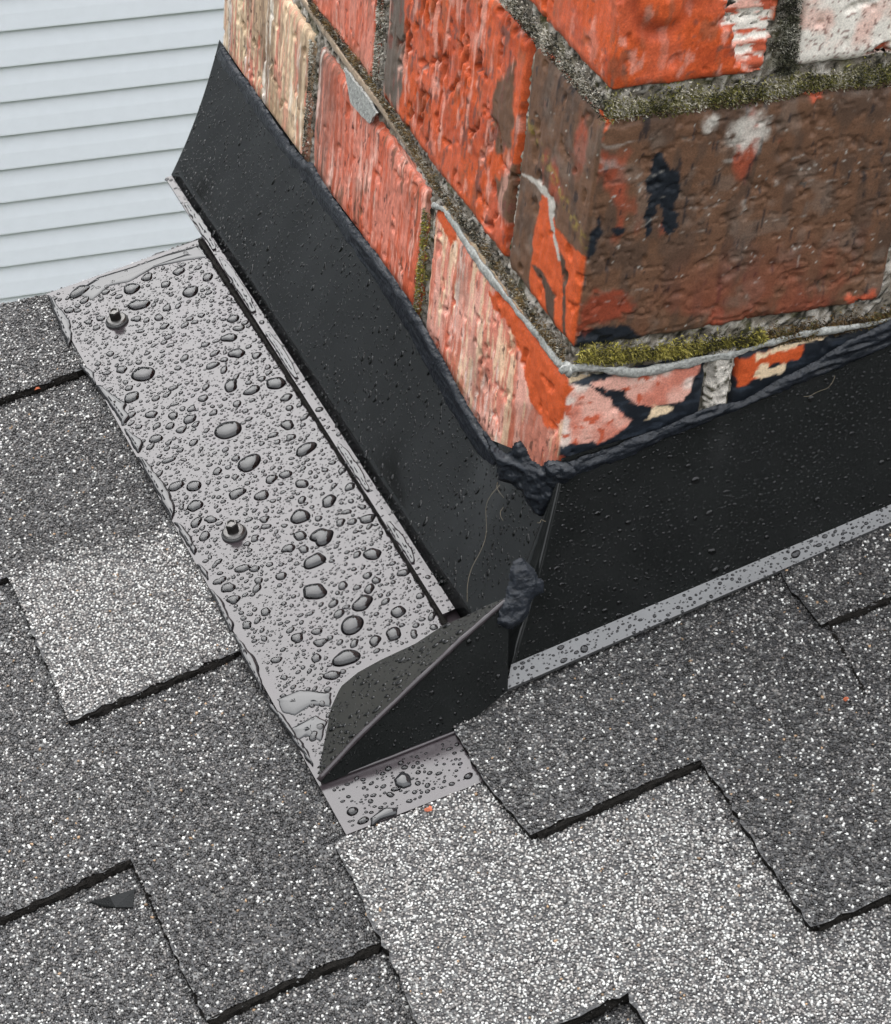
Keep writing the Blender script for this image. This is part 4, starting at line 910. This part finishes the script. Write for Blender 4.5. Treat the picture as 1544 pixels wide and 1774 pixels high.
EP = [((80, 512), (118, 602), 17, 'water pool along the sheet edge nearest the roof edge'), ((136, 632), (164, 668), 9, 'thin water pool on the sheet edge where the top shingle butt ends'),
      ((164, 668), (212, 738), 26, 'broad dark-rimmed water pool at the sheet edge, widest at its upper end'), ((212, 744), (236, 786), 20, 'short water pool on the sheet edge beside the dark shingle'),
      ((236, 792), (296, 902), 20, 'longest water pool on the sheet edge, left of the two round drops'), ((300, 906), (334, 962), 16, 'water pool at the sheet edge level with the lower screw'),
      ((338, 980), (356, 1006), 12, 'smallest water pool on the sheet edge below the lower screw'), ((360, 1022), (398, 1096), 15, 'water pool on the sheet edge beside the pale shingle tab'),
      ((402, 1100), (450, 1200), 15, 'water pool on the sheet edge at the butt of the pale shingle tab'), ((456, 1212), (540, 1330), 13, 'water pool on the sheet edge reaching the diverter tip')]
for (a, b, wd, lab) in EP:
    a = np.array(a, float); b = np.array(b, float); nn = 7; left = [tuple(a + (b - a) * t + (1.5, 0)) for t in np.linspace(0, 1, nn)]
    right = [tuple(a + (b - a) * t + (3 + wd * (math.sin(math.pi * t) ** 0.6) * random.uniform(0.6, 1.15), -2)) for t in np.linspace(.97, 0.03, nn)]
    pool(left + right, 0, lab, 0.0010)
pool([(128, 508), (170, 480), (230, 462), (290, 440), (345, 425), (362, 445), (320, 452), (270, 462), (225, 488), (190, 495), (160, 520)], 0, 'thin film of water along the top end of the sheet', 0.00035, 'water_film')
pool([(480, 1212), (520, 1195), (575, 1200), (572, 1225), (540, 1222), (510, 1240), (490, 1235)], 0, 'film of water behind the diverter, upper of two', 0.00035, 'water_film')
pool([(505, 1262), (545, 1240), (568, 1250), (556, 1285), (530, 1275), (512, 1285)], 0, 'film of water behind the diverter, lower of two', 0.00035, 'water_film')
0 and pool([(572, 1364), (600, 1355), (700, 1312), (790, 1280), (815, 1300), (760, 1325), (700, 1340), (650, 1360), (612, 1380), (600, 1400), (612, 1432), (604, 1440)], 0, 'film of water under the diverter fold on the lower sheet', 0.0004, 'water_film')
pool([(682, 1352), (698, 1336), (708, 1342), (716, 1360), (700, 1366), (686, 1362)], 0, 'star shaped raindrop on the lower sheet below the diverter', 0.001, 'raindrop')['category'] = 'raindrop'
pool([(640, 1420), (665, 1400), (690, 1400), (688, 1412), (662, 1420), (646, 1432)], 0, 'raindrop pooled at the upper edge of the palest shingle', 0.001, 'raindrop')['category'] = 'raindrop'
HP = HF + 0.0006
def film(px, lab, hp):
    global sheet
    keep_ = sheet; sheet = lambda u, v, h=0.0: keep_(u, v, hp + h)
    try: pool(px, 0, lab, 0.00010, 'water_film')
    finally: sheet = keep_
for y0_, y1_, lab in ((352, 432, 'smooth water film at the far end of the side flange'), (446, 540, 'long smooth water film along the side flange'), (575, 655, 'water film on the side flange in its upper middle'), (770, 850, 'water film on the side flange level with the largest drops'), (905, 975, 'water film on the side flange near the diverter')):
    xa = lambda y: 310 + (y - 345) * 0.6358 + 3
    film([(xa(y), y) for y in np.linspace(y0_, y1_, 6)] + [(xa(y) + 13 * math.sin(math.pi * (0.08 + 0.84 * (y - y0_) / (y1_ - y0_))) ** .5, y - 2) for y in np.linspace(y1_, y0_, 6)], lab, HP)
def surf_drops(name, label, pick, n, rm, X0, seed, el=1.0, sig=0.35, hr=0.45, rmax=.0014, seg=7):
    st = Stuff(); r_ = np.random.default_rng(seed); occ = {}
    for t in range(n):
        c0, nn = pick(r_); 
        if c0 is None: continue
        X = X0 - nn * (X0 @ nn); X /= np.linalg.norm(X); Y = np.cross(nn, X); R = float(np.clip(r_.lognormal(math.log(rm), sig), 0.00012, rmax))
        key = tuple(np.floor(c0 / 0.003).astype(int)); near = [q for a in (-1, 0, 1) for b in (-1, 0, 1) for c in (-1, 0, 1) for q in occ.get((key[0] + a, key[1] + b, key[2] + c), ())]
        if any(np.sum((q[0] - c0) ** 2) < ((q[1] + R) * 1.1) ** 2 for q in near): continue
        occ.setdefault(key, []).append((c0, R)); big_ = R > 0.0008
        V, F = drop(c0, X, Y, nn, R, R * hr, t, 12 if big_ else seg, (0, .5, .85, 1) if big_ else (0, .7, 1), 0.15, el * r_.uniform(.9, 1.3), r_.normal(0, .25)); st.add(V, F)
    return st.build(name, label, 'raindrops')
def gridpick(G, flip=1, imax=None, u0=0, u1=1, v0=0.05, v1=1.0):
    G = np.asarray(G); nu, nv = G.shape[:2]
    def f(r_):
        a = r_.uniform(u0, u1) * (nu - 1.001); b = r_.uniform(v0, v1) * (nv - 1.001); i, j = int(a), int(b); fa, fb = a - i, b - j
        p = (G[i, j] * (1 - fa) + G[i + 1, j] * fa) * (1 - fb) + (G[i, j + 1] * (1 - fa) + G[i + 1, j + 1] * fa) * fb
        nn = np.cross(G[i + 1, j] - G[i, j], G[i, j + 1] - G[i, j]); nn /= np.linalg.norm(nn)
        if nn @ (O - p) < 0: nn = -nn
        return p, nn
    return f
DN = np.array([0, 0, -1.0])
surf_drops('side_raindrops', 'fine raindrops running down the steep black side panel', gridpick(sidepanel_pts), 4800, 0.00036, np.array([0, -.4, -1.0]), 2, 1.3, 0.5, 0.30)
surf_drops('front_raindrops', 'fine raindrops scattered over the black front panel', gridpick(FV[2:], u1=.86), 4200, 0.00031, XS, 3, 1.1, 0.5, 0.30)
surf_drops('flange_raindrops', 'small raindrops along the narrow side flange', gridpick(FR[:, :3], v0=0.02), 420, 0.00046, XS, 4, 1.1, 0.5, 0.3, 0.0018)
surf_drops('front_flange_raindrops', 'small raindrops along the narrow front flange', gridpick(G[:, :3], u1=.9, v0=.02), 700, 0.00036, XS, 5, 1.1, 0.5, 0.4, 0.0018)
def polypick(poly3, n_):
    X = poly3[1] - poly3[0]; X /= np.linalg.norm(X); Y = np.cross(n_, X); c0 = poly3[0]; Q = np.array([[(p - c0) @ X, (p - c0) @ Y] for p in poly3])
    lo, hi = Q.min(0), Q.max(0)
    def f(r_):
        q = r_.uniform(lo, hi)
        if poly_sd(q[None], Q)[0] < 0.0008: return None, None
        return c0 + X * q[0] + Y * q[1] + n_ * 0.00002, n_
    return f
surf_drops('diverter_raindrops', 'raindrops beaded on the brown upper face of the folded diverter', gridpick(UPG, v0=.06, v1=.97), 800, 0.00055, DN, 6, 1.2, 0.5, 0.35, 0.0018, 8)
surf_drops('diverter_front_raindrops', 'fine raindrops on the black lower face of the folded diverter', polypick(low, nl), 1100, 0.00030, DN, 7, 1.1, 0.45, 0.3)
def lowpick(r_):
    u, v = r_.uniform(570, 840), r_.uniform(1275, 1440); p = sheet(u, v, 0.00003)
    return (p, NSU) if poly_sd(p[None, :2], lo_xy)[0] > 0.001 else (None, None)
surf_drops('lower_sheet_raindrops', 'raindrops on the short end of the flat sheet below the diverter', lowpick, 900, 0.00050, XS, 8, 1.1, 0.55, 0.42, 0.0022, 9)

# ================================================================== SMALL DEBRIS
def leafbit(u, v, h, r, lab, seed):
    c0 = roof(u, v, h); r_ = np.random.default_rng(seed); n = 9
    V = [c0 + NRU * 0.001] + [c0 + XS * math.cos(k / n * 6.28) * r * r_.uniform(.5, 1.2) + YS * math.sin(k / n * 6.28) * r * r_.uniform(.4, 1) + NRU * r_.uniform(0, .0012) for k in range(n)]
    V += [p - NRU * 0.0002 for p in V]; m_ = n + 1
    F = [[0, 1 + k, 1 + (k + 1) % n] for k in range(n)] + [[m_, m_ + 1 + (k + 1) % n, m_ + 1 + k] for k in range(n)] + [[1 + k, m_ + 1 + k, m_ + 1 + (k + 1) % n, 1 + (k + 1) % n] for k in range(n)]
    V = np.array(V); o = mesh('leaf_scrap', V - c0, F, M['leaf_red']); o.location = c0; tag(o, lab, 'leaf')
leafbit(65, 675, 0.0072, 0.0014, 'tiny orange-red leaf scrap tucked under the uppermost shingle butt', 1)
leafbit(743, 1403, 0.0068, 0.0017, 'brown leaf scrap where the palest shingle meets the metal sheet', 2)
leafbit(1466, 1212, 0.0094, 0.0010, 'tiny orange leaf scrap on the dark shingle at the right', 3)
c0 = roof(200, 1556, 0.0009)
V, F = prism([roof(u, v, hh) for u, v, hh in ((155, 1562, .002), (190, 1553, .0034), (234, 1540, .0050), (230, 1572, .0012), (200, 1572, .0012), (175, 1570, .0012))], NRU, 0.0006)
tag(mesh('metal_offcut', V, F, M['metal']), 'small wet triangular metal offcut lying on the lower left shingle', 'offcut')
def fibre(pts, pl, lab, lift=0.001, r=0.000045):
    nrm = pl[0] / np.linalg.norm(pl[0]); nrm = nrm if nrm @ (O - on(*pts[0], pl)) > 0 else -nrm
    P = np.array([on(u, v, pl) for u, v in pts]); t = np.linspace(0, 1, len(P)); tt = np.linspace(0, 1, 24)
    Q = np.stack([np.interp(tt, t, P[:, k]) for k in range(3)], 1); Q[1:-1] = (Q[:-2] + Q[1:-1] * 2 + Q[2:]) / 4
    Q = Q + nrm * (lift * (1 + np.sin(tt * 9)))[:, None]; V, F = tube(Q, r, 5); tag(mesh('plant_fibre', V, F, M['fibre']), lab, 'fibre')
psd = plane3(sidepanel_pts[80, 2], sidepanel_pts[50, 2], sidepanel_pts[70, 11]); pfd = plane3(FV[20, 1], FV[60, 1], FV[40, 8])
fibre([(872, 842), (852, 880), (842, 930), (826, 985), (818, 1045)], psd, 'long pale dry fibre hanging on the side panel by the corner', 0.0015)
fibre([(868, 838), (878, 862), (876, 880), (880, 905)], psd, 'short curled dry fibre beside the corner sealant', 0.0015)
fibre([(1445, 650), (1432, 672), (1405, 684), (1390, 686)], pfd, 'thin curled fibre below the sealant on the front panel')
fibre([(930, 905), (938, 900), (950, 906)], pfd, 'tiny pale fibre on the corner edge of the front panel')
# ------------------------------------------------------------------ unseen ring of trees, added to darken the reflections in the black metal
r_ = np.random.default_rng(77); n = 40000
az = r_.uniform(0, 2 * np.pi, n); rad = 32 + r_.normal(0, 2.0, n) + 3 * np.sin(az * 7)
topz = 14 + 2.5 * np.sin(az * 9 + 1) + 1.8 * np.sin(az * 23) + 1.0 * np.sin(az * 61)
zz = -6 + (topz + 6) * r_.random(n) ** 0.85
c0 = np.stack([rad * np.cos(az), rad * np.sin(az), zz], 1)
A_ = r_.normal(0, 1, (n, 3)); A_ /= np.linalg.norm(A_, axis=1)[:, None]; B_ = np.cross(A_, r_.normal(0, 1, (n, 3))); B_ /= np.linalg.norm(B_, axis=1)[:, None]
s_ = r_.uniform(0.35, 0.8, (n, 1)); V = np.stack([c0 - A_ * s_, c0 + B_ * s_ * .6, c0 + A_ * s_, c0 - B_ * s_ * .6], 1).reshape(-1, 3)
cc = np.array([0.035, 0.055, 0.02]) * r_.uniform(0.5, 1.4, (n, 1))
tag(mesh('added_tree_ring', V, np.arange(n * 4).reshape(-1, 4), M['leafy'], None, np.repeat(cc, 4, 0)), 'unseen belt of dark trees added all around to darken the metal reflections', 'trees', kind='stuff')
print('script done')
